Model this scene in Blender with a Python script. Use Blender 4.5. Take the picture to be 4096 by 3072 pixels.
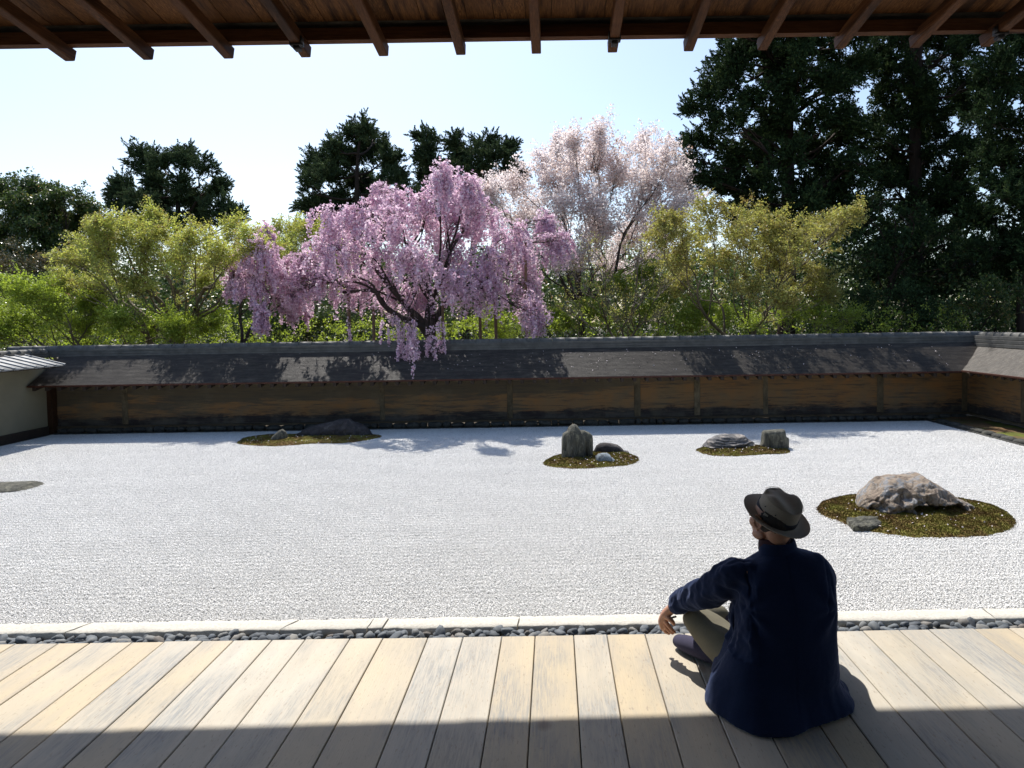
import bpy, bmesh, math, random
import numpy as np
from mathutils import Vector, Matrix, noise
# ------------------------------------------------------------------ reset
for o in list(bpy.data.objects): bpy.data.objects.remove(o, do_unlink=True)
scene = bpy.context.scene
COL = scene.collection
R = math.radians
# ------------------------------------------------------------------ camera
F = 2900.0; PPX, PPY = 2218.0, 1400.0           # focal length and principal point, photo pixels
PITCH = math.atan(111.0/F); ROLL = 0.016
CAMZ = 2.4; DECK = 0.8
fw = Vector((0, math.cos(PITCH), -math.sin(PITCH)))
up0 = Vector((0, math.sin(PITCH), math.cos(PITCH))); rt0 = Vector((1, 0, 0))
rt = rt0*math.cos(ROLL) - up0*math.sin(ROLL); up = rt0*math.sin(ROLL) + up0*math.cos(ROLL)
cam_d = bpy.data.cameras.new('camera'); cam = bpy.data.objects.new('camera', cam_d); COL.objects.link(cam)
m = Matrix((rt, up, -fw)).transposed().to_4x4(); m.translation = (0, 0, CAMZ); cam.matrix_world = m
cam_d.sensor_width = 36; cam_d.lens = F/4096*36
cam_d.shift_x = -(PPX-2048)/4096; cam_d.shift_y = (PPY-1536)/4096
cam_d.clip_start = 0.05; cam_d.clip_end = 2000
scene.camera = cam
def ray(u, v): return rt*((u-PPX)/F) - up*((v-PPY)/F) + fw
def P(u, v, y):                                  # the point at depth y that the photo shows at (u, v)
    d = ray(u, v); return Vector((0, 0, CAMZ)) + d*(y/d.y)
def G(u, v, z=0.0):
    d = ray(u, v); return Vector((0, 0, CAMZ)) + d*((z-CAMZ)/d.z)
# ------------------------------------------------------------------ light
SUN = Vector((-0.36, 1.0, 1.42)).normalized()
elev = math.asin(SUN.z); azim = math.atan2(SUN.x, SUN.y)
w = bpy.data.worlds.new('World'); scene.world = w; w.use_nodes = True
nt = w.node_tree; nt.nodes.clear()
sky = nt.nodes.new('ShaderNodeTexSky'); sky.sky_type = 'NISHITA'; sky.sun_disc = False
sky.sun_elevation = elev; sky.sun_rotation = azim
sky.air_density = 1.0; sky.dust_density = 1.4; sky.ozone_density = 1.6; sky.altitude = 100
bg = nt.nodes.new('ShaderNodeBackground'); bg.inputs[1].default_value = 0.12
ow = nt.nodes.new('ShaderNodeOutputWorld')
nt.links.new(sky.outputs[0], bg.inputs[0]); nt.links.new(bg.outputs[0], ow.inputs[0])
sd = bpy.data.lights.new('sun', 'SUN'); sd.energy = 4.3; sd.angle = R(0.55); sd.color = (1.0, 0.955, 0.89)
sun = bpy.data.objects.new('sun', sd); COL.objects.link(sun)
sun.rotation_euler = SUN.to_track_quat('Z', 'Y').to_euler(); sun.location = (0, 0, 30)
vs = scene.view_settings; vs.view_transform = 'Standard'; vs.look = 'None'; vs.gamma = 1; vs.use_curve_mapping = False
vs.exposure = 0.65
# ------------------------------------------------------------------ helpers: objects
def tag(o, label=None, cat=None, group=None, kind=None):
    if label: o['label'] = label
    if cat: o['category'] = cat
    if group: o['group'] = group
    if kind: o['kind'] = kind
    return o
def empty(name, loc=(0, 0, 0)):
    o = bpy.data.objects.new(name, None); o.location = loc; COL.objects.link(o); o.empty_display_size = 0.1
    return o
def link(name, me, parent=None, mat=None):
    o = bpy.data.objects.new(name, me); COL.objects.link(o)
    if mat is not None and not me.materials: me.materials.append(mat)
    if parent is not None:
        o.parent = parent
        if parent.type == 'EMPTY' or True: o.matrix_parent_inverse = parent_inv(parent)
    return o
def parent_inv(p):
    M = Matrix.Translation(p.location)
    if p.parent is not None: return (Matrix.Translation(p.parent.location) @ p.matrix_parent_inverse @ M).inverted() if False else M.inverted()
    return M.inverted()
def mesh_np(name, V, Fq, Ft=None, smooth=False, tint=None):
    V = np.asarray(V, dtype=np.float32).reshape(-1, 3)
    me = bpy.data.meshes.new(name)
    fq = np.asarray(Fq, dtype=np.int32).reshape(-1, 4) if Fq is not None and len(Fq) else np.zeros((0, 4), np.int32)
    ft = np.asarray(Ft, dtype=np.int32).reshape(-1, 3) if Ft is not None and len(Ft) else np.zeros((0, 3), np.int32)
    idx = np.concatenate([fq.ravel(), ft.ravel()])
    nq, n3 = len(fq), len(ft)
    me.vertices.add(len(V)); me.vertices.foreach_set('co', V.ravel())
    me.loops.add(len(idx)); me.loops.foreach_set('vertex_index', idx)
    me.polygons.add(nq+n3)
    st = np.concatenate([np.arange(nq)*4, nq*4+np.arange(n3)*3]).astype(np.int32)
    me.polygons.foreach_set('loop_start', st)
    if smooth: me.polygons.foreach_set('use_smooth', np.ones(nq+n3, dtype=bool))
    me.update(calc_edges=True)
    if tint is not None:
        a = me.attributes.new('tint', 'FLOAT', 'POINT'); a.data.foreach_set('value', np.asarray(tint, np.float32))
    return me
class MB:
    """collects quads and tris"""
    def __init__(s): s.V = []; s.Q = []; s.T = []; s.C = []; s.n = 0
    def add(s, V, Q=None, T=None, c=None):
        V = np.asarray(V, np.float32).reshape(-1, 3)
        if Q is not None and len(Q): s.Q.append(np.asarray(Q, np.int64).reshape(-1, 4)+s.n)
        if T is not None and len(T): s.T.append(np.asarray(T, np.int64).reshape(-1, 3)+s.n)
        s.C.append(np.full(len(V), 0.5, np.float32) if c is None else np.broadcast_to(np.asarray(c, np.float32), (len(V),)))
        s.V.append(V); s.n += len(V)
    def box(s, x0, x1, y0, y1, z0, z1, c=None):
        V = [(x0, y0, z0), (x1, y0, z0), (x1, y1, z0), (x0, y1, z0), (x0, y0, z1), (x1, y0, z1), (x1, y1, z1), (x0, y1, z1)]
        s.add(V, BOXQ, c=c)
    def mesh(s, name, smooth=False):
        return mesh_np(name, np.concatenate(s.V), np.concatenate(s.Q) if s.Q else None, np.concatenate(s.T) if s.T else None, smooth, np.concatenate(s.C))
BOXQ = [(0, 3, 2, 1), (4, 5, 6, 7), (0, 1, 5, 4), (1, 2, 6, 5), (2, 3, 7, 6), (3, 0, 4, 7)]
def tubes(mb, path, rad, sides=3, c=None, cap=False):
    """path (N,S,3), rad (N,S): many tubes at once"""
    path = np.asarray(path, np.float64); rad = np.asarray(rad, np.float64)
    N, S, _ = path.shape
    t = np.gradient(path, axis=1); t /= (np.linalg.norm(t, axis=2, keepdims=True)+1e-9)
    ref = np.where(np.abs(t[..., 2:3]) > 0.9, np.array([1., 0, 0]), np.array([0., 0, 1.]))
    a = np.cross(t, ref); a /= (np.linalg.norm(a, axis=2, keepdims=True)+1e-9); b = np.cross(t, a)
    th = np.arange(sides)/sides*2*np.pi
    V = path[:, :, None, :] + rad[:, :, None, None]*(a[:, :, None, :]*np.cos(th)[None, None, :, None] + b[:, :, None, :]*np.sin(th)[None, None, :, None])
    n = np.arange(N)[:, None, None]*S*sides; s_ = np.arange(S-1)[None, :, None]*sides; k = np.arange(sides)[None, None, :]; k2 = (k+1) % sides
    Q = np.stack([n+s_+k, n+s_+k2, n+s_+sides+k2, n+s_+sides+k], -1).reshape(-1, 4)
    cc = None if c is None else np.repeat(np.asarray(c, np.float32), S*sides)
    mb.add(V.reshape(-1, 3), Q, c=cc)
def leaves(mb, p, size, rng, c=None, asp=0.55, flat=0.0, dirs=None):
    p = np.asarray(p); M = len(p)
    if M == 0: return
    a = rng.normal(size=(M, 3)); 
    if dirs is not None: a = dirs + 0.35*a*np.linalg.norm(dirs, axis=1, keepdims=True)
    a /= np.linalg.norm(a, axis=1, keepdims=True)
    r = rng.normal(size=(M, 3)); r[:, 2] *= (1-flat); a2 = a.copy()
    if flat: a2[:, 2] *= (1-flat); a2 /= np.linalg.norm(a2, axis=1, keepdims=True)
    b = np.cross(a2, r) if not flat else r - a2*np.sum(a2*r, 1, keepdims=True)
    b /= np.linalg.norm(b, axis=1, keepdims=True)+1e-9
    s = (np.asarray(size)*rng.uniform(0.6, 1.35, M))[:, None]
    V = np.stack([p-a2*s*0.5, p+b*s*asp*0.5, p+a2*s*0.5, p-b*s*asp*0.5], 1)
    Q = np.arange(M*4).reshape(M, 4)
    cc = np.repeat(rng.uniform(0, 1, M) if c is None else c, 4)
    mb.add(V.reshape(-1, 3), Q, c=cc)
def bez(p0, p1, p2, S):
    t = np.linspace(0, 1, S)[None, :, None]
    return (1-t)**2*p0[:, None] + 2*t*(1-t)*p1[:, None] + t*t*p2[:, None]
# ------------------------------------------------------------------ helpers: materials
class NT:
    def __init__(s, name, rough=0.8, spec=0.3):
        s.m = bpy.data.materials.new(name); s.m.use_nodes = True; s.t = s.m.node_tree; s.t.nodes.clear()
        s.out = s.n('ShaderNodeOutputMaterial'); s.b = s.n('ShaderNodeBsdfPrincipled')
        s.b.inputs['Roughness'].default_value = rough; s.b.inputs['Specular IOR Level'].default_value = spec
        s.l(s.b.outputs[0], s.out.inputs[0])
    def n(s, t, **k):
        x = s.t.nodes.new(t)
        for a, v in k.items(): setattr(x, a, v)
        return x
    def l(s, a, b): s.t.links.new(a, b)
    def set(s, node, **k):
        for a, v in k.items():
            i = node.inputs[a]
            if hasattr(v, 'is_output') or hasattr(v, 'links'): s.l(v, i)
            else: i.default_value = v
    def pos(s, scale=(1, 1, 1), obj=False, rnd=False):
        tc = s.n('ShaderNodeTexCoord'); src = tc.outputs['Object']
        if not obj:
            g = s.n('ShaderNodeNewGeometry'); src = g.outputs['Position']
        mp = s.n('ShaderNodeMapping'); mp.inputs['Scale'].default_value = scale; s.l(src, mp.inputs[0])
        if rnd:
            oi = s.n('ShaderNodeObjectInfo'); mu = s.n('ShaderNodeMath', operation='MULTIPLY'); mu.inputs[1].default_value = 37.0
            s.l(oi.outputs['Random'], mu.inputs[0]); cx = s.n('ShaderNodeCombineXYZ'); s.l(mu.outputs[0], cx.inputs[0]); s.l(mu.outputs[0], cx.inputs[2])
            s.l(cx.outputs[0], mp.inputs[1])
        return mp.outputs[0]
    def noise(s, vec, scale, detail=4, rough=0.6, dist=0.0):
        x = s.n('ShaderNodeTexNoise'); s.l(vec, x.inputs['Vector'])
        x.inputs['Scale'].default_value = scale; x.inputs['Detail'].default_value = detail; x.inputs['Roughness'].default_value = rough; x.inputs['Distortion'].default_value = dist
        return x.outputs['Fac']
    def vor(s, vec, scale, feature='F1', out='Distance'):
        x = s.n('ShaderNodeTexVoronoi', feature=feature); s.l(vec, x.inputs['Vector']); x.inputs['Scale'].default_value = scale
        return x.outputs[out]
    def ramp(s, fac, stops, interp='LINEAR'):
        x = s.n('ShaderNodeValToRGB'); x.color_ramp.interpolation = interp; e = x.color_ramp.elements
        while len(e) < len(stops): e.new(0.5)
        for i, (p, c) in enumerate(stops):
            e[i].position = p; e[i].color = (c[0], c[1], c[2], 1) if not isinstance(c, (int, float)) else (c, c, c, 1)
        s.l(fac, x.inputs[0]); return x.outputs[0]
    def mix(s, f, a, b, mode='MIX'):
        x = s.n('ShaderNodeMix', data_type='RGBA', blend_type=mode)
        for i, v in ((0, f), (6, a), (7, b)):
            if hasattr(v, 'links'): s.l(v, x.inputs[i])
            elif isinstance(v, (tuple, list)): x.inputs[i].default_value = (*v[:3], 1)
            else: x.inputs[i].default_value = v
        return x.outputs[2]
    def math(s, op, a, b=0.0, clamp=False):
        x = s.n('ShaderNodeMath', operation=op); x.use_clamp = clamp
        for i, v in ((0, a), (1, b)):
            if hasattr(v, 'links'): s.l(v, x.inputs[i])
            else: x.inputs[i].default_value = v
        return x.outputs[0]
    def attr(s, name='tint'):
        return s.n('ShaderNodeAttribute', attribute_name=name).outputs['Fac']
    def rnd(s): return s.n('ShaderNodeObjectInfo').outputs['Random']
    def col(s, c):
        if hasattr(c, 'links'): s.l(c, s.b.inputs['Base Color'])
        else: s.b.inputs['Base Color'].default_value = (*c, 1)
    def bump(s, h, strength=0.5, dist=0.01):
        x = s.n('ShaderNodeBump'); x.inputs['Strength'].default_value = strength; x.inputs['Distance'].default_value = dist
        s.l(h, x.inputs['Height']); s.l(x.outputs[0], s.b.inputs['Normal'])
def leaf_mat(name, stops, trans=0.45, rough=0.5, spec=0.3, tcol=None):
    s = NT(name, rough, spec)
    it = s.n('ShaderNodeAttribute', attribute_name='tone'); it.attribute_type = 'INSTANCER'
    c = s.ramp(s.math('ADD', s.attr(), it.outputs['Fac'], True), stops); s.col(c)
    tr = s.n('ShaderNodeBsdfTranslucent'); mx = s.n('ShaderNodeMixShader'); mx.inputs[0].default_value = trans
    s.l(s.mix(1.0, c, tcol if tcol else (1, 1, 1), 'MULTIPLY'), tr.inputs[0]); s.l(s.b.outputs[0], mx.inputs[1]); s.l(tr.outputs[0], mx.inputs[2]); s.l(mx.outputs[0], s.out.inputs[0])
    return s.m
def M_plank():
    s = NT('weathered_plank', 0.62, 0.3)
    p = s.pos((9, 0.55, 9), rnd=True); p2 = s.pos((1, 1, 1), rnd=True)
    g = s.noise(p, 14, 8, 0.7, 0.3); big = s.noise(s.pos((3.0, 0.9, 3.0), rnd=True), 1.6, 4, 0.55)
    c = s.mix(s.ramp(s.rnd(), [(0.15, 0), (.45, .75), (.8, .9), (1, .2)]), (0.49, 0.405, 0.27), (0.49, 0.465, 0.405))
    st = s.ramp(big, [(0.40, 0), (0.62, 1)])
    st2 = s.math('MULTIPLY', st, s.ramp(g, [(0.38, 0.25), (0.6, 1)])); st2 = s.math('MULTIPLY', st2, 0.8)
    c = s.mix(st2, c, (0.20, 0.215, 0.225))
    c = s.mix(s.ramp(g, [(0.30, 0.30), (0.55, 0)]), c, (0.36, 0.27, 0.18))
    warm = s.ramp(s.noise(p2, 0.9, 3), [(0.50, 0), (0.70, 0.45)]); c = s.mix(warm, c, (0.50, 0.41, 0.26))
    fl = s.ramp(s.noise(s.pos((1, .22, 1), rnd=True), 120, 2), [(0.62, 0), (0.69, 0.55)]); c = s.mix(fl, c, (0.25, 0.2, 0.15))
    kn = s.ramp(s.vor(s.pos((1, .75, 1), rnd=True), 1.25), [(.018, .75), (.05, 0)]); c = s.mix(kn, c, (0.16, 0.12, 0.09))
    hue = s.noise(s.pos((6, .5, 6), rnd=True), 2.2, 5, .6); c = s.mix(s.ramp(hue, [(.35, .35), (.6, 0)]), c, (0.40, 0.35, 0.275))
    s.col(c); s.bump(s.noise(s.pos((14, .4, 14), rnd=True), 12, 6, .7), 0.35, 0.004)
    s.l(s.ramp(g, [(0.3, 0.5), (0.7, 0.75)]), s.b.inputs['Roughness']); return s.m
def M_brown(name='eave_timber', a=(0.066, 0.025, 0.010), b=(0.145, 0.060, 0.022), dk=(0.016, 0.007, 0.004), axis=(12, 0.7, 12), bs=1.5):
    s = NT(name, 0.6, 0.12)
    g = s.noise(s.pos(axis, rnd=True), 9, 7, 0.65, 0.4)
    c = s.mix(s.ramp(g, [(0.3, 0), (0.7, 1)]), a, b)
    st_ = s.ramp(s.noise(s.pos((axis[0]*2.2, axis[1]*.4, axis[2]*2.2), rnd=True), 8, 5, .7), [(.46, 0), (.62, .8)]); c = s.mix(s.math('MULTIPLY', st_, s.math('GREATER_THAN', s.rnd(), .45)), c, tuple(min(1, x*2.1) for x in b))
    c = s.mix(s.math('MULTIPLY', s.rnd(), 0.6), c, dk)
    big = s.ramp(s.noise(s.pos((axis[0]*.4, axis[1]*.5, axis[2]*.4), rnd=True), bs, 3), [(0.5, 0), (0.66, 0.8)])
    c = s.mix(big, c, dk); s.col(c); s.bump(g, 0.35, 0.004); return s.m
def M_rock(name, stops, scale=6, ax=(1, 1, 1), bump=0.8, lich=None, rough=0.85):
    s = NT(name, rough, 0.25); p = s.pos(ax)
    n1 = s.noise(p, scale, 9, 0.68, 0.5); c = s.ramp(n1, stops)
    cr = s.ramp(s.noise(p, scale*0.5, 3, 0.5, 1.5), [(0.46, 0), (0.5, 0.6), (0.54, 0)]); c = s.mix(cr, c, (0.03, 0.028, 0.025))
    if lich:
        l = s.ramp(s.noise(s.pos(), scale*1.7, 6, 0.7), [(0.55, 0), (0.68, 0.8)]); c = s.mix(l, c, lich)
    s.col(c); fine = s.noise(p, scale*5, 8, 0.75); s.bump(s.math('ADD', s.math('MULTIPLY', n1, 1.0), s.math('MULTIPLY', fine, 0.5)), bump, 0.04); return s.m
def M_simple(name, c, rough=0.8, spec=0.3, var=0.25, scale=8, bump=0.2, ax=(1, 1, 1), metal=0.0, dist=0.01, rnd=0.0):
    s = NT(name, rough, spec); n1 = s.noise(s.pos(ax), scale, 6, 0.65)
    lo = tuple(x*(1-var) for x in c); hi = tuple(min(1, x*(1+var)) for x in c)
    cc = s.ramp(n1, [(0.3, lo), (0.7, hi)])
    if rnd: cc = s.mix(s.math('MULTIPLY', s.rnd(), rnd), cc, tuple(x*0.35 for x in c))
    s.col(cc); s.b.inputs['Metallic'].default_value = metal
    if bump: s.bump(n1, bump, dist)
    return s.m
MT = {}
MT['plank'] = M_plank(); MT['brown'] = M_brown()
MT['beam'] = M_brown('beam_timber', axis=(0.6, 12, 12)); MT['soffit'] = M_brown('soffit_timber', (0.060, 0.024, 0.010), (0.22, 0.098, 0.034), (0.014, 0.006, 0.004), (16, 0.8, 10), 2.2)
MT['dark'] = M_simple('dark_timber', (0.035, 0.025, 0.018)); MT['iron'] = M_simple('iron', (0.05, 0.05, 0.055), 0.5, metal=0.6)
MT['eavered'] = M_simple('red_brown_eave_board', (0.055, 0.017, 0.009), 0.6, ax=(1, 6, 6))
MT['plaster'] = M_simple('cream_plaster', (0.22, 0.205, 0.145), 0.9, var=0.1, scale=1.2, bump=0.05)
MT['tile'] = M_simple('grey_roof_tile', (0.10, 0.10, 0.095), 0.6, 0.3, 0.35, 5, 0.25, rnd=0.3)
MT['shirt'] = M_simple('dark_plaid_shirt', (0.045, 0.02, 0.025), 0.9)
MT['paper'] = M_simple('white_paper', (0.8, 0.8, 0.78), 0.7, var=0.03)
MT['pole'] = M_simple('pole_wood', (0.19, 0.12, 0.075), 0.8, ax=(6, 6, .6))
MT['soil'] = M_simple('dark_soil', (0.07, 0.055, 0.035), 0.95, var=0.4, scale=2, bump=0.5)
MT['bark_c'] = M_simple('cherry_bark', (0.05, 0.036, 0.03), 0.85, var=0.5, scale=9, bump=0.6, ax=(1, 1, .5))
MT['bark_m'] = M_simple('maple_bark', (0.13, 0.105, 0.065), 0.85, var=0.5, scale=7, bump=0.5, ax=(1, 1, .5))
MT['bark_k'] = M_simple('conifer_bark', (0.035, 0.022, 0.016), 0.9, var=0.5, scale=9, bump=0.8, ax=(1, 1, .2))
MT['kerb'] = M_simple('granite_kerb', (0.52, 0.495, 0.43), 0.85, var=0.22, scale=45, bump=0.5, dist=0.006, rnd=0.12)
MT['soft'] = M_simple('sock_wool', (0.045, 0.042, 0.075), 0.95, var=0.15, scale=200, bump=0.2, dist=.002)
def M_jacket():
    s = NT('navy_wool', 0.9, 0.12); p = s.pos()
    c = s.mix(s.noise(p, 260, 3), (0.007, 0.013, 0.036), (0.016, 0.028, 0.074)); s.col(c)
    s.b.inputs['Sheen Weight'].default_value = 0.22; s.b.inputs['Sheen Roughness'].default_value = 0.4; s.b.inputs['Sheen Tint'].default_value = (0.5, 0.6, 1, 1)
    s.bump(s.noise(p, 420, 3), 0.35, 0.002); return s.m
MT['jacket'] = M_jacket()
MT['trousers'] = M_simple('grey_green_trousers', (0.13, 0.118, 0.082), 0.85, var=0.08, scale=150, bump=0.1, dist=.001)
MT['hat'] = M_simple('hat_cloth', (0.29, 0.25, 0.20), 0.85, var=0.12, scale=180, bump=0.2, dist=.001)
MT['band'] = M_simple('hat_ribbon', (0.012, 0.013, 0.02), 0.7)
MT['button'] = M_simple('horn_button', (0.12, 0.11, 0.1), 0.3, 0.6)
def M_skin():
    s = NT('skin', 0.5, 0.35); c = s.mix(s.noise(s.pos(), 30, 4), (0.44, 0.225, 0.145), (0.52, 0.29, 0.20)); s.col(c)
    s.b.inputs['Subsurface Weight'].default_value = 0.15; s.b.inputs['Subsurface Radius'].default_value = (0.01, 0.004, 0.002); s.b.inputs['Subsurface Scale'].default_value = 0.5
    s.bump(s.noise(s.pos(), 160, 3), 0.15, 0.002); return s.m
MT['skin'] = M_skin(); MT['hair'] = M_simple('short_grey_hair', (0.045, 0.038, 0.034), 0.8, scale=90)
def M_gravel():
    s = NT('white_gravel', 0.85, 0.25)
    c = s.ramp(s.attr(), [(0, (0.50, 0.495, 0.48)), (0.10, (0.72, 0.715, 0.69)), (0.5, (0.84, 0.83, 0.80)), (1, (0.89, 0.875, 0.84))])
    big = s.ramp(s.noise(s.pos((.6, 1.4, 1)), 1.1, 4), [(0.35, 0.93), (0.65, 1.0)]); s.col(s.mix(1.0, c, big, 'MULTIPLY')); return s.m
MT['gravel'] = M_gravel()
MT['sand'] = M_simple('pale_grit', (0.42, 0.42, 0.41), 0.95, var=0.15, scale=60)
def M_pebble():
    s = NT('blue_grey_pebble', 0.75, 0.3); oi = s.rnd()
    c = s.ramp(oi, [(0, (0.045, 0.052, 0.060)), (0.45, (0.085, 0.10, 0.117)), (0.8, (0.135, 0.148, 0.155)), (0.95, (0.19, 0.18, 0.16)), (1, (0.12, 0.10, 0.085))])
    n1 = s.noise(s.pos((1, 1, 1), obj=True), 25, 5); s.col(s.mix(s.ramp(n1, [(.4, 0), (.7, .35)]), c, (0.27, 0.28, 0.28))); s.bump(n1, 0.15, 0.004); return s.m
MT['pebble'] = M_pebble()
def M_mud():
    s = NT('oil_earth_wall', 0.8, 0.25); p = s.pos((0.22, 0.22, 1.6), rnd=True); g = s.n('ShaderNodeNewGeometry'); xyz = s.n('ShaderNodeSeparateXYZ'); s.l(g.outputs['Position'], xyz.inputs[0]); z = xyz.outputs[2]
    n1 = s.noise(p, 5, 9, 0.75, 0.6); n2 = s.noise(s.pos((0.12, 0.12, 1.0), rnd=True), 3, 5, .6); n3 = s.noise(s.pos((1, 1, 1), rnd=True), 1.3, 6, .65)
    oc = s.mix(s.ramp(n3, [(.35, 0), (.65, 1)]), (0.235, 0.120, 0.045), (0.175, 0.120, 0.062))
    r = s.rnd()
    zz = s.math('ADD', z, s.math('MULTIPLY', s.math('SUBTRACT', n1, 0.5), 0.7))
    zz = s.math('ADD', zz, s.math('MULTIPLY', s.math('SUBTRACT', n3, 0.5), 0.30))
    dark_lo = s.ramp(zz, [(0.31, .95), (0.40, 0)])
    k = s.math('MULTIPLY', s.ramp(xyz.outputs[0], [(0, 1), (1, 1)]), 1.0)
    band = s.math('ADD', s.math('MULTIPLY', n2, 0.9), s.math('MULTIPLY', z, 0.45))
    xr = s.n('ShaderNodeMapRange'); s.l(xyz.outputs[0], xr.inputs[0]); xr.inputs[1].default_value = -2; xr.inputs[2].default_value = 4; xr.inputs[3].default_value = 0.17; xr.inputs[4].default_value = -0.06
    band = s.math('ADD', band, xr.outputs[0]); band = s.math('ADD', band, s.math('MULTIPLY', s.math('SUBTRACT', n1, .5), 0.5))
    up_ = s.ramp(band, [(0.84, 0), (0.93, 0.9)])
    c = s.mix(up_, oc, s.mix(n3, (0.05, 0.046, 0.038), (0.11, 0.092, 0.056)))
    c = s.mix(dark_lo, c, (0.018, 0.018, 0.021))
    sk = s.ramp(s.noise(s.pos((.30, .30, 4.2), rnd=True), 4.5, 8, .72, .4), [(.50, 0), (.60, .75)]); c = s.mix(sk, c, (0.062, 0.055, 0.044))
    bl_ = s.ramp(s.noise(s.pos((.8, .8, 1.1), rnd=True), 1.6, 6, .7), [(.52, 0), (.66, .6)]); c = s.mix(bl_, c, (0.115, 0.10, 0.07))
    pale = s.math('MULTIPLY', s.ramp(z, [(0.22, 1), (0.36, 0)]), s.ramp(n3, [(.48, 0), (.6, .6)])); c = s.mix(pale, c, (0.09, 0.085, 0.075))
    s.col(c); s.bump(n1, 0.4, 0.02); return s.m
MT['mud'] = M_mud()
MT['post'] = M_simple('old_wall_post', (0.13, 0.105, 0.065), 0.9, var=0.6, scale=4, bump=0.4, ax=(2, 2, 1.2), rnd=0.5)
def M_barkroof():
    s = NT('cedar_bark_roof', 0.6, 0.32); p = s.pos((1, 4, 4))
    c = s.ramp(s.noise(p, 3, 8, .7), [(0.3, (0.022, 0.018, 0.014)), (0.5, (0.055, 0.045, 0.035)), (0.62, (0.10, 0.085, 0.066)), (0.75, (0.17, 0.145, 0.115))])
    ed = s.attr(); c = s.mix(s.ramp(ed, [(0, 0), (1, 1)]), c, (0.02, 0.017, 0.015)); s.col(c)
    s.l(s.ramp(s.noise(s.pos((1.5, 3, 3)), 6, 5), [(.35, .50), (.7, .72)]), s.b.inputs['Roughness'])
    s.bump(s.noise(s.pos((12, 60, 60)), 4, 4), 0.5, 0.006); return s.m
MT['bark'] = M_barkroof()
def M_moss():
    s = NT('moss', 0.95, 0.1); n1 = s.noise(s.pos(), 3.2, 6, .65); n2 = s.noise(s.pos(), 60, 5, .7)
    f = s.math('ADD', s.math('MULTIPLY', n1, .65), s.math('MULTIPLY', n2, .35)); f = s.math('ADD', f, s.math('MULTIPLY', s.math('SUBTRACT', s.attr(), .5), .16))
    s.col(s.ramp(f, [(0.34, (0.11, 0.062, 0.032)), (0.45, (0.15, 0.10, 0.036)), (0.54, (0.175, 0.16, 0.038)), (0.68, (0.25, 0.25, 0.055))])); s.bump(n2, 0.8, 0.012); return s.m
MT['moss'] = M_moss()
# ------------------------------------------------------------------ SETTING: ground and gravel court
XL, XR, YK, YG = -11.55, 8.6, 5.78, 16.6
b = MB(); b.add([(-260, -60, -0.16), (260, -60, -0.16), (260, 500, -0.16), (-260, 500, -0.16)], [(0, 1, 2, 3)])
g = link('ground', b.mesh('ground'), mat=MT['soil']); g['kind'] = 'structure'
def ground_sheet(name, x0, x1, y0, y1, z, mat_, th=0.14, nx=2, ny=2, amp=0.0, seed=0):
    xs = np.linspace(x0, x1, nx); ys = np.linspace(y0, y1, ny); X, Y = np.meshgrid(xs, ys, indexing='ij'); Z = np.full_like(X, z)
    if amp:
        for i in range(nx):
            for j in range(ny): Z[i, j] += amp*noise.fractal(Vector((X[i, j]*1.7, Y[i, j]*1.7, seed)), 0.6, 2.1, 4)
    V = np.stack([X, Y, Z], -1).reshape(-1, 3); i, j = np.meshgrid(np.arange(nx-1), np.arange(ny-1), indexing='ij'); a = i*ny+j
    Q = np.stack([a, a+ny, a+ny+1, a+1], -1).reshape(-1, 4)
    o = link(name, mesh_np(name, V, Q, smooth=True, tint=np.full(len(V), .5)), mat=mat_); return o
bed = ground_sheet('gravel_bed', XL-.6, XR+.02, YK, YG+.5, -0.012, MT['sand']); bed['kind'] = 'structure'
TX, TY = (XR-XL)/25, (YG-YK)/13
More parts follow.
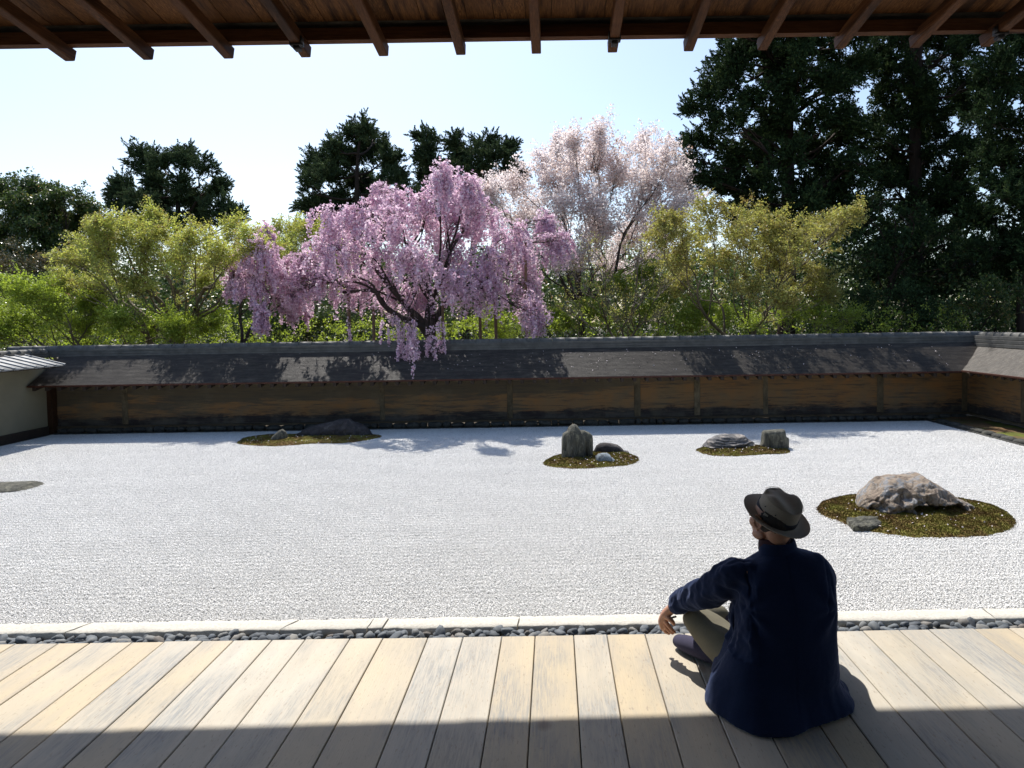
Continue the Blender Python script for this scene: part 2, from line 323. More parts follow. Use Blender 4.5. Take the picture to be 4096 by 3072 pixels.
def make_gravel():
    rng = np.random.default_rng(3)
    sp = 0.0118; nx, ny = int(TX/sp), int(TY/sp)
    ix, iy = np.meshgrid(np.arange(nx), np.arange(ny), indexing='ij')
    px = (ix+rng.uniform(-.25, 1.25, ix.shape))*TX/nx - TX/2; py = (iy+rng.uniform(-.25, 1.25, ix.shape))*TY/ny - TY/2
    p = np.stack([px.ravel(), py.ravel(), rng.uniform(-.003, .003, px.size) + 0.0020*np.cos(py.ravel()/TY*2*np.pi*8+.9*np.sin(px.ravel()/TX*2*np.pi*2)+.6*np.sin(px.ravel()/TX*2*np.pi*5))], 1)
    M = len(p)
    # flattened irregular octahedral stones
    base = np.array([(1, 0, 0), (0, 1, 0), (-1, 0, 0), (0, -1, 0), (0.1, 0.05, .8), (0, 0, -.8)])
    r = rng.uniform(.0050, .0088, (M, 1, 1))
    V = base[None]*r*(1+rng.normal(0, .22, (M, 6, 3)))
    ang = rng.uniform(0, 6.28, M); ca, sa = np.cos(ang), np.sin(ang)
    tl = rng.normal(0, .32, M); ct, st = np.cos(tl), np.sin(tl)
    x, y, z = V[..., 0]*1.25, V[..., 1], V[..., 2]*.85
    y, z = y*ct[:, None]-z*st[:, None], y*st[:, None]+z*ct[:, None]
    V = np.stack([x*ca[:, None]-y*sa[:, None], x*sa[:, None]+y*ca[:, None], z], -1) + p[:, None, :]
    T0 = np.array([(0, 1, 4), (1, 2, 4), (2, 3, 4), (3, 0, 4), (1, 0, 5), (2, 1, 5), (3, 2, 5), (0, 3, 5)])
    T = (T0[None]+np.arange(M)[:, None, None]*6).reshape(-1, 3)
    me = mesh_np('gravel', V.reshape(-1, 3), None, T, tint=np.repeat(rng.uniform(0, 1, M), 6))
    o = link('gravel', me, mat=MT['gravel']); o.location = ((XL+XR)/2, (YK+YG)/2, 0)
    ng = bpy.data.node_groups.new('spread', 'GeometryNodeTree')
    ng.interface.new_socket('Geometry', in_out='INPUT', socket_type='NodeSocketGeometry'); ng.interface.new_socket('Geometry', in_out='OUTPUT', socket_type='NodeSocketGeometry')
    N = ng.nodes; L = ng.links; gi = N.new('NodeGroupInput'); go = N.new('NodeGroupOutput'); gr = N.new('GeometryNodeMeshGrid')
    gr.inputs['Size X'].default_value = (XR-XL)-TX; gr.inputs['Size Y'].default_value = (YG-YK)-TY; gr.inputs['Vertices X'].default_value = 25; gr.inputs['Vertices Y'].default_value = 13
    ip = N.new('GeometryNodeInstanceOnPoints'); rv = N.new('FunctionNodeRandomValue'); rv.data_type = 'INT'
    rv.inputs[4].default_value = 0; rv.inputs[5].default_value = 1; rv.inputs['Seed'].default_value = 5
    mu = N.new('ShaderNodeMath'); mu.operation = 'MULTIPLY'; mu.inputs[1].default_value = math.pi; cx = N.new('ShaderNodeCombineXYZ')
    L.new(rv.outputs[2], mu.inputs[0]); L.new(mu.outputs[0], cx.inputs[2]); L.new(gr.outputs[0], ip.inputs['Points']); L.new(gi.outputs[0], ip.inputs['Instance'])
    L.new(cx.outputs[0], ip.inputs['Rotation']); L.new(ip.outputs[0], go.inputs[0])
    md = o.modifiers.new('spread', 'NODES'); md.node_group = ng
    tag(o, kind='stuff'); tag(o, 'raked white gravel filling the whole walled court', 'gravel')
make_gravel()
# ------------------------------------------------------------------ DECK with planks
rng = np.random.default_rng(11)
edges_u = [61, 234, 359, 529, 658, 810, 934, 1088, 1221, 1400, 1532, 1712, 1853, 2008, 2141, 2295, 2428, 2580]
ex = [P(u, 2562, 3.65).x for u in edges_u]
wd = [.205, .165, .215, .17]
while ex[-1] < 4.6: ex.append(ex[-1]+wd[len(ex) % 4]+rng.uniform(-.02, .02))
while ex[0] > -4.8: ex.insert(0, ex[0]-wd[len(ex) % 4]+rng.uniform(-.02, .02))
deck = empty('veranda_deck', (0, 1.2, DECK)); deck['kind'] = 'structure'
def bevel_box(x0, x1, y0, y1, z0, z1, bv=0.003, jit=0):
    me = bpy.data.meshes.new('box'); bm = bmesh.new(); bmesh.ops.create_cube(bm, size=1)
    for v in bm.verts: v.co = Vector((x0 if v.co.x < 0 else x1, y0 if v.co.y < 0 else y1, z0 if v.co.z < 0 else z1))
    if jit:
        for v in bm.verts: v.co += Vector([random.uniform(-jit, jit) for _ in range(3)])
    if bv: bmesh.ops.bevel(bm, geom=bm.edges[:], offset=bv, segments=1, affect='EDGES')
    bm.to_mesh(me); bm.free(); return me
random.seed(5)
for i in range(len(ex)-1):
    gap = 0.0022
    dz = random.uniform(-.0012, .0012)
    me = bevel_box(ex[i]+gap, ex[i+1]-gap, -1.2, 3.65+random.uniform(-.002, .002), DECK-.045, DECK+dz, .003)
    link('plank', me, deck, MT['plank'])
link('joist', bevel_box(-4.8, 4.7, 3.40, 3.56, DECK-.25, DECK-.047, .004), deck, MT['dark'])
link('underfloor_panel', bevel_box(-4.8, 4.7, 3.3, 3.38, -.14, DECK-.047, .0), deck, MT['dark'])
# room wall behind the veranda (out of view): closes the shade
hw = empty('temple_wall', (0, -1.3, DECK)); tag(hw, 'dark timber and plaster wall of the hall behind the veranda', 'wall')
link('wall_plaster', bevel_box(-6, 6, -1.4, -1.25, DECK-.1, 5.3, 0), hw, MT['plaster'])
for k in range(-3, 4): link('wall_post', bevel_box(k*1.9-.08, k*1.9+.08, -1.25, -1.15, DECK, 5.2, .004), hw, MT['brown'])
# ------------------------------------------------------------------ gutter pebbles and kerb
gut = ground_sheet('gutter_bed', -6.5, 6.5, 3.2, 5.58, -0.13, MT['soil'], nx=30, ny=8, amp=.01); gut['kind'] = 'structure'
def blob_mesh(seed, sx, sy, sz, amp=.18, sub=2, ang=0.0):
    bm = bmesh.new(); bmesh.ops.create_icosphere(bm, subdivisions=sub, radius=1)
    for v in bm.verts:
        n_ = noise.noise(v.co*0.9+Vector((seed*7.1, seed*3.3, 0)))*amp*2 + noise.noise(v.co*2.3+Vector((seed, 0, seed)))*amp*.6
        c = v.co*(1+n_)
        if ang: c = Vector((math.copysign(abs(c.x)**(1-ang), c.x), math.copysign(abs(c.y)**(1-ang), c.y), math.copysign(abs(c.z)**(1-ang), c.z)))
        v.co = Vector((c.x*sx, c.y*sy, c.z*sz))
    me = bpy.data.meshes.new('stone'); bm.to_mesh(me); bm.free()
    for p_ in me.polygons: p_.use_smooth = True
    return me
pm = []
for k in range(14):
    me = blob_mesh(k+1, random.uniform(.030, .052), random.uniform(.024, .036), random.uniform(.018, .030), .30, 2, random.choice([0, .15, .3])); me.materials.append(MT['pebble']); pm.append(me)
pb = empty('pebble_gutter', (0, 5.4, -.13)); pb['kind'] = 'structure'
count = 0
small = []
for row in range(5):
    y = 5.512-row*.048; x = -4.6+random.uniform(0, .06)
    while x < 4.35:
        s_ = random.uniform(.85, 1.4)
        pos = (x, y+random.uniform(-.02, .02), -.001 + random.uniform(-.012, .014) + (0.014 if row in (0, 1) and random.random() < .3 else 0))
        rot = (random.uniform(-.5, .5), random.uniform(-.7, .7), random.uniform(0, 3.14))
        if row < 3 and count < 300:
            o = bpy.data.objects.new('pebble', random.choice(pm)); COL.objects.link(o); o.parent = pb; o.matrix_parent_inverse = Matrix.Translation(pb.location).inverted()
            o.location = pos; o.rotation_euler = rot; o.scale = (s_,)*3; count += 1
        else: small.append((pos, rot, s_))
        x += random.uniform(.062, .098) if row < 3 else .07
b = MB()
for pos, rot, s_ in small:
    me = random.choice(pm); M4 = Matrix.LocRotScale(pos, Matrix.Rotation(rot[2], 3, 'Z').to_quaternion() @ Matrix.Rotation(rot[0], 3, 'X').to_quaternion(), (s_,)*3)
    co = np.empty(len(me.vertices)*3); me.vertices.foreach_get('co', co); co = co.reshape(-1, 3)
    A = np.array(M4); co = co@A[:3, :3].T+A[:3, 3]; T = np.empty(len(me.polygons)*3, np.int32); me.polygons.foreach_get('vertices', T)
    b.add(co, None, T.reshape(-1, 3))
o = link('pebble_layer', b.mesh('pebble_layer', True), pb, MT['pebble']); o['kind'] = 'stuff'
kb = empty('stone_kerb', (0, 5.68, -.13)); kb['kind'] = 'structure'
ku = [-1500, -700, 300, 1140, 1485, 1545, 2074, 3944, 5000]
kx = [P(u, 2520, 5.68).x for u in ku]
def rough_slab(x0, x1, y0, y1, z0, z1, seed, step=.035, slant0=0., slant1=0.):
    nx = max(3, int((x1-x0)/step)); prof = []
    ny = 7; pts = [(y0, z0)] + [(y0, z0+(z1-z0)*t) for t in (.35, .7)] + [(y0+.004, z1-.008), (y0+.014, z1)] + [(y0+(y1-y0)*t, z1) for t in (.35, .65, .92)] + [(y1, z1-.01), (y1, z0)]
    V = []
    for i in range(nx+1):
        t = i/nx
        for (yy, zz) in pts:
            sl = slant0*(1-t)+slant1*t; x = x0+(x1-x0)*t + sl*(yy-y0)/(y1-y0)
            if i in (0, nx) : x += .004*noise.noise(Vector((yy*40, zz*40, seed)))*(1 if i else -1)
            n1 = noise.fractal(Vector((x*9, yy*14, zz*14+seed)), .6, 2, 3)*.006
            chip = max(0, noise.noise(Vector((x*4.2, seed, 1.3)))-.25)*.05*(1 if zz > z1-.02 and yy < y0+.03 else 0)
            V.append((x, yy+n1*.6+chip, zz+(n1 if zz > z0+.03 else 0)-chip*.5))
    k = len(pts); Q = [(i*k+j, (i+1)*k+j, (i+1)*k+j+1, i*k+j+1) for i in range(nx) for j in range(k-1)]
    V2 = V + [V[j] for j in range(k)] + [V[nx*k+j] for j in range(k)]
    me = bpy.data.meshes.new('slab'); n0 = len(V); F_ = [q for q in Q] + [tuple(range(n0, n0+k))[::-1] if False else tuple(range(n0, n0+k)), tuple(range(n0+k, n0+2*k))[::-1]]
    me.from_pydata(V2, [], F_); me.update()
    for p_ in me.polygons: p_.use_smooth = len(p_.vertices) == 4
    return me
for i in range(len(kx)-1):
    link('kerb_stone', rough_slab(kx[i]+.005, kx[i+1]-.005, 5.55, 5.755, -.14, .045+random.uniform(-.003, .004), i*3.7, slant0=.10 if i in (2, 3) else .01, slant1=.10 if i in (1, 2) else .01), kb, MT['kerb'])
# ------------------------------------------------------------------ VERANDA EAVE overhead
roof = empty('veranda_roof', (0, 5.3, 4.3)); tag(roof, 'dark brown timber eave of the veranda with exposed rafters overhead', 'roof')
SL = 0.124
EV0, EV1 = (-4.6, 5.235), (4.3, 5.47)
def ey(x): return EV0[1]+(EV1[1]-EV0[1])*(x-EV0[0])/(EV1[0]-EV0[0])     # rafter tips lie on this line
ZT = CAMZ+1.945
def prism(sec0, sec1):
    n_ = len(sec0); V = list(sec0)+list(sec1); Q = [(i, (i+1) % n_, n_+(i+1) % n_, n_+i) for i in range(n_)]
    me = bpy.data.meshes.new('prism'); me.from_pydata(V, [], Q+[tuple(range(n_))[::-1], tuple(range(n_, 2*n_))]); me.update()
    bm = bmesh.new(); bm.from_mesh(me); bmesh.ops.recalc_face_normals(bm, faces=bm.faces); bm.to_mesh(me); bm.free(); return me
tips = [(8, 130), (172, 130), (335, 129), (504, 127), (667, 125), (832, 124), (997, 125), (1159, 126), (1323, 125), (1488, 123), (1649, 123), (1818, 121), (1984, 122), (2140, 122)]
rx_ = [P(u*1.8517, v*1.8517, 5.36).x for u, v in tips]
rx_ = [rx_[0]-.55] + rx_ + [rx_[-1]+.55]
for i, x in enumerate(rx_):
    y1 = ey(x); y0 = -1.2; w_ = .034; h = .082
    zt = ZT+ (y1-5.35)*.36
    s1 = [(x-w_, y1-.012, zt+.006), (x-w_+.006, y1-.02, zt), (x+w_-.006, y1-.02, zt), (x+w_, y1-.012, zt+.006), (x+w_, y1+.012, zt+h), (x-w_, y1+.012, zt+h)]
    dz = SL*(y1-y0); s0 = [(a, y0, c+dz) for a, b_, c in s1]
    r_ = link('rafter', prism(s0, s1), roof, MT['brown'])
    if i in (5, 9, 14):                       # iron gutter bracket strapped to the rafter
        yb = y1-.2; zb = zt+SL*.2
        bb = MB(); bb.box(x-w_-.008, x+w_+.008, yb-.03, yb+.03, zb-.012, zb+.002); bb.box(x-w_-.008, x-w_-.001, yb-.03, yb+.03, zb+.002, zb+.05); bb.box(x+w_+.001, x+w_+.008, yb-.03, yb+.03, zb+.002, zb+.05)
        bb.box(x-.02, x+.02, yb-.018, yb+.05, zb-.035, zb-.0125)
        link('gutter_bracket', bb.mesh('bracket'), roof, MT['iron'])
def line_prism(x0, x1, sec):                  # section given as (dy from tip line, z at y 5.35)
    return prism([(x0, ey(x0)+a, z+(ey(x0)-5.35)*.36) for a, z in sec], [(x1, ey(x1)+a, z+(ey(x1)-5.35)*.36) for a, z in sec])
bt = ZT+.082+.010
link('eave_beam', line_prism(-5.4, 5.0, [(-.095, bt), (-.035, bt-.006), (-.035, bt+.082), (-.095, bt+.085)]), roof, MT['beam'])
link('eave_filler', line_prism(-5.4, 5.0, [(-.06, bt+.086), (-.03, bt+.086), (-.03, bt+.24), (-.06, bt+.24)]), roof, MT['dark'])
# shingle courses at the roof edge, in pieces
x = -5.4; k = 0
while x < 5.0:
    x2 = x+random.uniform(.16, .24)
    zb = CAMZ+0.3845*(5.51)+.002+random.uniform(-.004, .003)
    link('edge_shingle', line_prism(x+.001, x2-.001, [(-.03, bt+.02), (.158+random.uniform(-.002, .002), zb), (.161, zb+.03), (-.03, bt+.06)]), roof, MT['soffit']); x = x2
link('roof_edge', line_prism(-5.4, 5.0, [(-.02, bt+.066), (.150, CAMZ+2.15), (.10, CAMZ+2.25), (-.4, CAMZ+2.45)]), roof, MT['bark'])
x = -5.4
while x < 5.0:                                # soffit boards above the rafters
    x2 = x+random.uniform(.15, .27); e0 = .004
    y1 = ey((x+x2)/2)-.10; zt = ZT+.082+.125+SL*.1+(y1+.1-5.35)*.36; dz = SL*(y1+1.2)
    link('soffit_board', prism([(x, -1.2, zt+dz), (x2-e0, -1.2, zt+dz), (x2-e0, -1.2, zt+dz+.02), (x, -1.2, zt+dz+.02)], [(x, y1, zt), (x2-e0, y1, zt), (x2-e0, y1, zt+.02), (x, y1, zt+.02)]), roof, MT['soffit']); x = x2
link('roof_covering', prism([(-7, -3, ZT+1.6), (-7, 5.12, ZT+.34), (-7, 5.17, ZT+.46), (-7, -3, ZT+1.8)], [(7, -3, ZT+1.6), (7, 5.3, ZT+.38), (7, 5.35, ZT+.50), (7, -3, ZT+1.8)]), roof, MT['dark'])
# ------------------------------------------------------------------ EARTHEN WALLS
WY = 16.85                                    # face of the back wall
def Xat(u, y): return (u-2216)/F*y
def wall_builder(root, axis, face, a0, a1, posts, eave, z_eave, slope=0.5, thick=.62, miter=None, top=1.06):
    """axis 'x': wall runs along x, face at y=face; axis 'y': runs along y, face at x=face. sgn outward normal is towards the court."""
    def W(a, d, z):                           # a along the wall, d distance behind the face (negative = towards the court)
        return (a, face+d, z) if axis == 'x' else (face+d, a, z)
    def bx(a, a2, d, d2, z, z2, nm, mt, bv=0, jit=0):
        p, q = W(a, d, z), W(a2, d2, z2)
        return link(nm, bevel_box(min(p[0], q[0]), max(p[0], q[0]), min(p[1], q[1]), max(p[1], q[1]), z, z2, bv, jit), root, mt)
    cuts = [a0]+sorted(posts)+[a1]
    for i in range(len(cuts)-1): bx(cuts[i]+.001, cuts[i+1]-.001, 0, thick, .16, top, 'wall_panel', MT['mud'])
    for p in posts: bx(p-.05-random.uniform(0, .03), p+.05+random.uniform(0, .03), -.014-random.uniform(0, .01), .08, .18, top-.002, 'wall_post', MT['post'], .006, .004)
    bx(a0, a1, -.07, thick, .11, .159, 'wall_ledge', MT['soil'], 0)
    return W, bx
def roof_side(root, axis, face, a0, a1, eave_d, ridge_d, z0, slope, m0=0., m1=0., n=46):
    """stepped bark roof from the eave up to the ridge; m0/m1 slide the ends per metre for a mitre"""
    V = []; Q = []; C = []
    def W(a, d, z): return (a, face+d, z) if axis == 'x' else (face+d, a, z)
    na = max(2, int((a1-a0)/.35))
    rows = []
    for k in range(n):
        d = eave_d+(ridge_d-eave_d)*k/n; d2 = eave_d+(ridge_d-eave_d)*(k+1)/n
        sag = lambda q: -.015*math.sin(math.pi*min(1, max(0, (q-eave_d)/(ridge_d-eave_d))))
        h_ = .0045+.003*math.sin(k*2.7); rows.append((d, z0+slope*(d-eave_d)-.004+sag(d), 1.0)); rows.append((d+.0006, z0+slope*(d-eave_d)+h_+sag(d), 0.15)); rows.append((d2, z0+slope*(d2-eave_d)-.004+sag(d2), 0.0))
    nr = len(rows)
    for i in range(na+1):
        for (d, z, c) in rows:
            s0 = a0+m0*(d-eave_d); s1 = a1+m1*(d-eave_d); a = s0+(s1-s0)*i/na
            V.append(W(a, d, z+.006*noise.noise(Vector((a*.8, d*6, 3.1)))+.010*noise.noise(Vector((a*.3, 2, 3.1))))); C.append(c)
    for i in range(na):
        for j in range(nr-1): Q.append((i*nr+j, (i+1)*nr+j, (i+1)*nr+j+1, i*nr+j+1) if axis == 'x' else (i*nr+j, i*nr+j+1, (i+1)*nr+j+1, (i+1)*nr+j))
    return link('bark_roof', mesh_np('bark_roof', V, Q, smooth=False, tint=C), root, MT['bark'])
def cyl_half(axis, a0, a1, c, zc, r, face_dir=1, seg=8, full=False):
    V = []; n_ = seg
    for a in (a0, a1):
        for k in range(n_+1):
            th = math.pi*k/n_ if not full else 2*math.pi*k/n_
            d = r*math.cos(th); z = zc+r*math.sin(th)
            V.append((a, c+d, z) if axis == 'x' else (c+d, a, z))
    Q = [(k, k+1, n_+2+k, n_+1+k) for k in range(n_)]
    me = bpy.data.meshes.new('ridge'); me.from_pydata(V, [], Q+[tuple(range(n_+1)), tuple(range(n_+1, 2*n_+2))[::-1]]); me.update()
    for p_ in me.polygons: p_.use_smooth = len(p_.vertices) == 4
    return me
def ridge(root, axis, c, a0, a1, zb, ztop, hw=.15, tile=.3):
    h = ztop-zb
    lay = 3
    for k in range(lay):
        z0 = zb+.0+(h-.08)*k/lay; z1 = zb+(h-.08)*(k+1)/lay-.012; wv = hw-.012*k
        for (zz0, zz1, ww) in ((z0, z1, wv), (z1, z1+.0118, wv-.03)):
            p = (a0, a1, c-ww, c+ww) if axis == 'x' else (c-ww, c+ww, a0, a1)
            link('ridge_course', bevel_box(*p, zz0, zz1, .003 if zz1-zz0 > .02 else 0), root, MT['tile'])
    a = a0
    while a < a1-.05:
        a2 = min(a1, a+tile); link('ridge_tile', cyl_half(axis, a+.003, a2-.003, c, ztop-.085+random.uniform(-.003, .003), .085+random.uniform(-.002, .003)), root, MT['tile']); a = a2
ZE = 1.18; ED = -.85; RD = .33; SLW = .56
bw = empty('earthen_wall', (-1, WY, 0)); tag(bw, 'long ochre and black earthen wall with bark roof across the back of the gravel court', 'wall')
pu = [488, 1521, 2035, 2545, 2785, 3060, 3520]
XB0, XB1 = -11.68, 9.65
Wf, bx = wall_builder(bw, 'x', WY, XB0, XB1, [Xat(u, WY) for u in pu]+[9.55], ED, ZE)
roof_side(bw, 'x', WY, XB0+.02, 9.03, ED, RD-.1, ZE, SLW, 0, 1.0)
ridge(bw, 'x', WY+RD+.03, -12.95, 10.2, ZE+SLW*(RD-.1-ED)-.02, 2.03)
# far side of the roof (hidden from the court) keeps the wall whole
link('bark_roof', prism([(XB0, WY+RD, 1.72), (XB0, WY+1.5, 1.16), (XB0, WY+1.5, 1.10), (XB0, WY+RD, 1.6)], [(10.3, WY+RD, 1.72), (10.3, WY+1.5, 1.16), (10.3, WY+1.5, 1.10), (10.3, WY+RD, 1.6)]), bw, MT['bark'])
link('eave_board', bevel_box(XB0, 9.0, WY+ED-.012, WY+ED+.03, ZE-.04, ZE-.001, .003), bw, MT['eavered'])
x = XB0+.15
raf = None
while x < 8.95:
    sec = lambda xx: [(xx, WY+ED+.0, ZE-.118), (xx, WY+ED-.0, ZE-.042), (xx, WY+.5, ZE-.042+.28), (xx, WY+.5, ZE-.11+.28)]
    if raf is None: raf = prism([(a-x, b_, c) for a, b_, c in sec(x-.038)], [(a-x, b_, c) for a, b_, c in sec(x+.038)])
    o = link('wall_rafter', raf, bw, MT['dark']); o.location = (x, 0, 0); x += .277
soff = prism([(XB0, WY+ED+.03, ZE-.03), (XB0, WY+.2, ZE+.27), (XB0, WY+.2, ZE+.29), (XB0, WY+ED+.03, ZE-.01)], [(9.0, WY+ED+.03, ZE-.03), (9.0, WY+.2, ZE+.27), (9.0, WY+.2, ZE+.29), (9.0, WY+ED+.03, ZE-.01)])
link('soffit', soff, bw, MT['dark'])
link('wall_plate', bevel_box(XB0, 9.6, WY-.004, WY+.6, 1.061, 1.35, 0), bw, MT['post'])
# footing stones
fm = [blob_mesh(30+k, .5, .5, .5, .16, 2, .35) for k in range(8)]
for me in fm: me.materials.append(None)
MT['foot'] = M_rock('footing_stone', [(0.3, (0.025, 0.027, 0.026)), (0.55, (0.07, 0.07, 0.062)), (0.75, (0.13, 0.12, 0.10))], 5, bump=.6)
for me in fm: me.materials[0] = MT['foot']
x = XB0+.1
while x < 9.3:
    w_ = random.uniform(.16, .42); o = link('footing_stone', random.choice(fm), bw); o.location = (x+w_/2, WY-.03, .055+random.uniform(-.012, .012)); o.scale = (w_*1.0, .24, .135+random.uniform(-.02, .015)); o.rotation_euler = (0, random.uniform(-.06, .06), 0); x += w_*.93
be = ground_sheet('moss_verge', XL-.5, XR+.0, YG, WY+.1, -.004, MT['moss'], nx=120, ny=6, amp=.012, seed=4); be['kind'] = 'structure'
bk = empty('court_edging', (0, YG, 0)); bk['kind'] = 'structure'
x = XL
while x < XR-.1:
    x2 = min(XR, x+random.uniform(.9, 1.6)); link('edging_stone', bevel_box(x+.004, x2-.004, YG-.035, YG+.035, -.05, .022+random.uniform(-.004, .004), .008), bk, MT['foot']); x = x2
# right wall
rw = empty('earthen_wall', (9.65, 12, 0)); tag(rw, 'shorter mottled earthen wall closing the right side of the court', 'wall')
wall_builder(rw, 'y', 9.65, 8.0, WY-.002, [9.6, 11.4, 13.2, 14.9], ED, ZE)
def mirror_roof():
    roof_side(rw, 'y', 9.65, 8.0, 16.03, -.65, RD-.1, ZE+.002, .56, 0, 1.0)
mirror_roof()
ridge(rw, 'y', 9.65+RD+.03, 8.0, WY+.2, ZE+.5, 2.02)
link('eave_board', bevel_box(9.65-.665, 9.65-.62, 8.0, 16.0, ZE-.02, ZE+.018, .003), rw, MT['eavered'])
link('soffit', prism([(9.03, 8, ZE-.01), (9.85, 8, ZE+.37), (9.85, 8, ZE+.39), (9.03, 8, ZE+.01)], [(9.03, 16, ZE-.01), (9.85, 16, ZE+.37), (9.85, 16, ZE+.39), (9.03, 16, ZE+.01)]), rw, MT['dark'])
y = 8.2; raf = None
while y < 15.95:
    if raf is None: raf = prism([(9.02, -.033, ZE-.085), (9.0, -.033, ZE-.022), (9.9, -.033, ZE+.42), (9.9, -.033, ZE+.34)], [(9.02, .033, ZE-.085), (9.0, .033, ZE-.022), (9.9, .033, ZE+.42), (9.9, .033, ZE+.34)])
    o = link('wall_rafter', raf, rw, MT['dark']); o.location = (0, y, 0); y += .277
link('bark_roof', prism([(9.98, 8, 1.72), (11.2, 8, 1.16), (11.2, 8, 1.1), (9.98, 8, 1.6)], [(9.98, 18.3, 1.72), (11.2, 18.3, 1.16), (11.2, 18.3, 1.1), (9.98, 18.3, 1.6)]), rw, MT['bark'])
# earth strip on the right with its rounded edging stones
def M_verge():
    s = NT('mossy_earth', .95, .1); n1 = s.noise(s.pos(), 1.6, 6, .6)
    s.col(s.ramp(n1, [(.38, (.17, .105, .055)), (.5, (.13, .095, .05)), (.58, (.10, .115, .025)), (.72, (.17, .19, .04))])); s.bump(s.noise(s.pos(), 30, 5), .6, .01); return s.m
MT['verge'] = M_verge()
ev = ground_sheet('earth_verge', XR+.1, 9.75, 5.5, WY, .045, MT['verge'], nx=16, ny=110, amp=.03, seed=9); ev['kind'] = 'structure'
re_ = empty('verge_edging', (XR, 11, 0)); re_['kind'] = 'structure'
y = 5.9
while y < 16.3:
    l_ = random.uniform(.28, .6); o = link('edging_stone', random.choice(fm), re_); o.location = (XR+.09, y+l_/2, .02); o.scale = (.2, l_, .13+random.uniform(-.02, .02)); y += l_*.96
y = 5.9
while y < 16.5:
    y2 = min(16.58, y+random.uniform(.8, 1.4)); link('edging_stone', bevel_box(XR-.07, XR-.01, y+.003, y2-.003, -.05, .02+random.uniform(-.003, .005), .008), re_, MT['foot']); y = y2
# left plaster wall with tiled roof
lw = empty('plaster_wall', (-11.9, 12, 0)); tag(lw, 'cream plaster wall with grey tiled roof at the left edge of the court', 'wall')
link('wall_panel', bevel_box(-12.3, -11.72, 5.0, 16.9, .19, 1.66, 0), lw, MT['plaster'])
link('wall_base', bevel_box(-12.32, -11.66, 5.0, 16.62, -.1, .189, .01), lw, MT['dark'])
link('corner_post', bevel_box(-11.76, -11.60, WY-.19, WY-.02, .0, 1.35, .006), lw, M_brown('post_timber', (.035, .017, .010), (.06, .03, .016), (.015, .01, .006), (12, 12, .7)))
ZLE = 1.62; XE = -11.02; XRg = -11.95
MT['tile_pale'] = M_simple('pale_weathered_tile', (0.26, 0.27, 0.275), 0.45, 0.5, 0.3, 5, 0.25, rnd=0.25)
def left_tiles():
    sl = (1.86-ZLE)/(XE-XRg); y = 16.28; k = 0
    while y > 6.0:
        y0 = y-.305
        V = [(XE, y0, ZLE), (XE, y-.03, ZLE), (XRg, y-.03, 1.86), (XRg, y0, 1.86), (XE, y0, ZLE-.03), (XE, y-.03, ZLE-.03), (XRg, y-.03, 1.83), (XRg, y0, 1.83)]
        b_ = MB(); b_.add(V, [(0, 1, 2, 3), (4, 7, 6, 5), (0, 4, 5, 1), (1, 5, 6, 2), (3, 2, 6, 7), (0, 3, 7, 4)]); link('roof_tile', b_.mesh('tile'), lw, MT['tile_pale'])
        a = Vector((XE+.02, y-.0, ZLE+.008)); c_ = Vector((XRg, y-.0, 1.868)); pth = np.array([[a, c_]]); bb = MB(); tubes(bb, pth, np.array([[.020, .020]]), 8)
        me = bb.mesh('roll', True); link('tile_roll', me, lw, MT['tile_pale']); y -= .305; k += 1
left_tiles()
link('soffit', prism([(XE-.03, 6, ZLE-.05), (XRg, 6, 1.78), (XRg, 6, 1.82), (XE-.03, 6, ZLE-.035)], [(XE-.03, 16.2, ZLE-.05), (XRg, 16.2, 1.78), (XRg, 16.2, 1.82), (XE-.03, 16.2, ZLE-.035)]), lw, MT['dark'])
ridge(lw, 'y', -12.0, 6, 17.05, 1.76, 1.97, .13)
link('roof_tile', prism([(-12.05, 6, 1.86), (-13, 6, 1.6), (-13, 6, 1.55), (-12.05, 6, 1.8)], [(-12.05, 16.2, 1.86), (-13, 16.2, 1.6), (-13, 16.2, 1.55), (-12.05, 16.2, 1.8)]), lw, MT['tile_pale'])
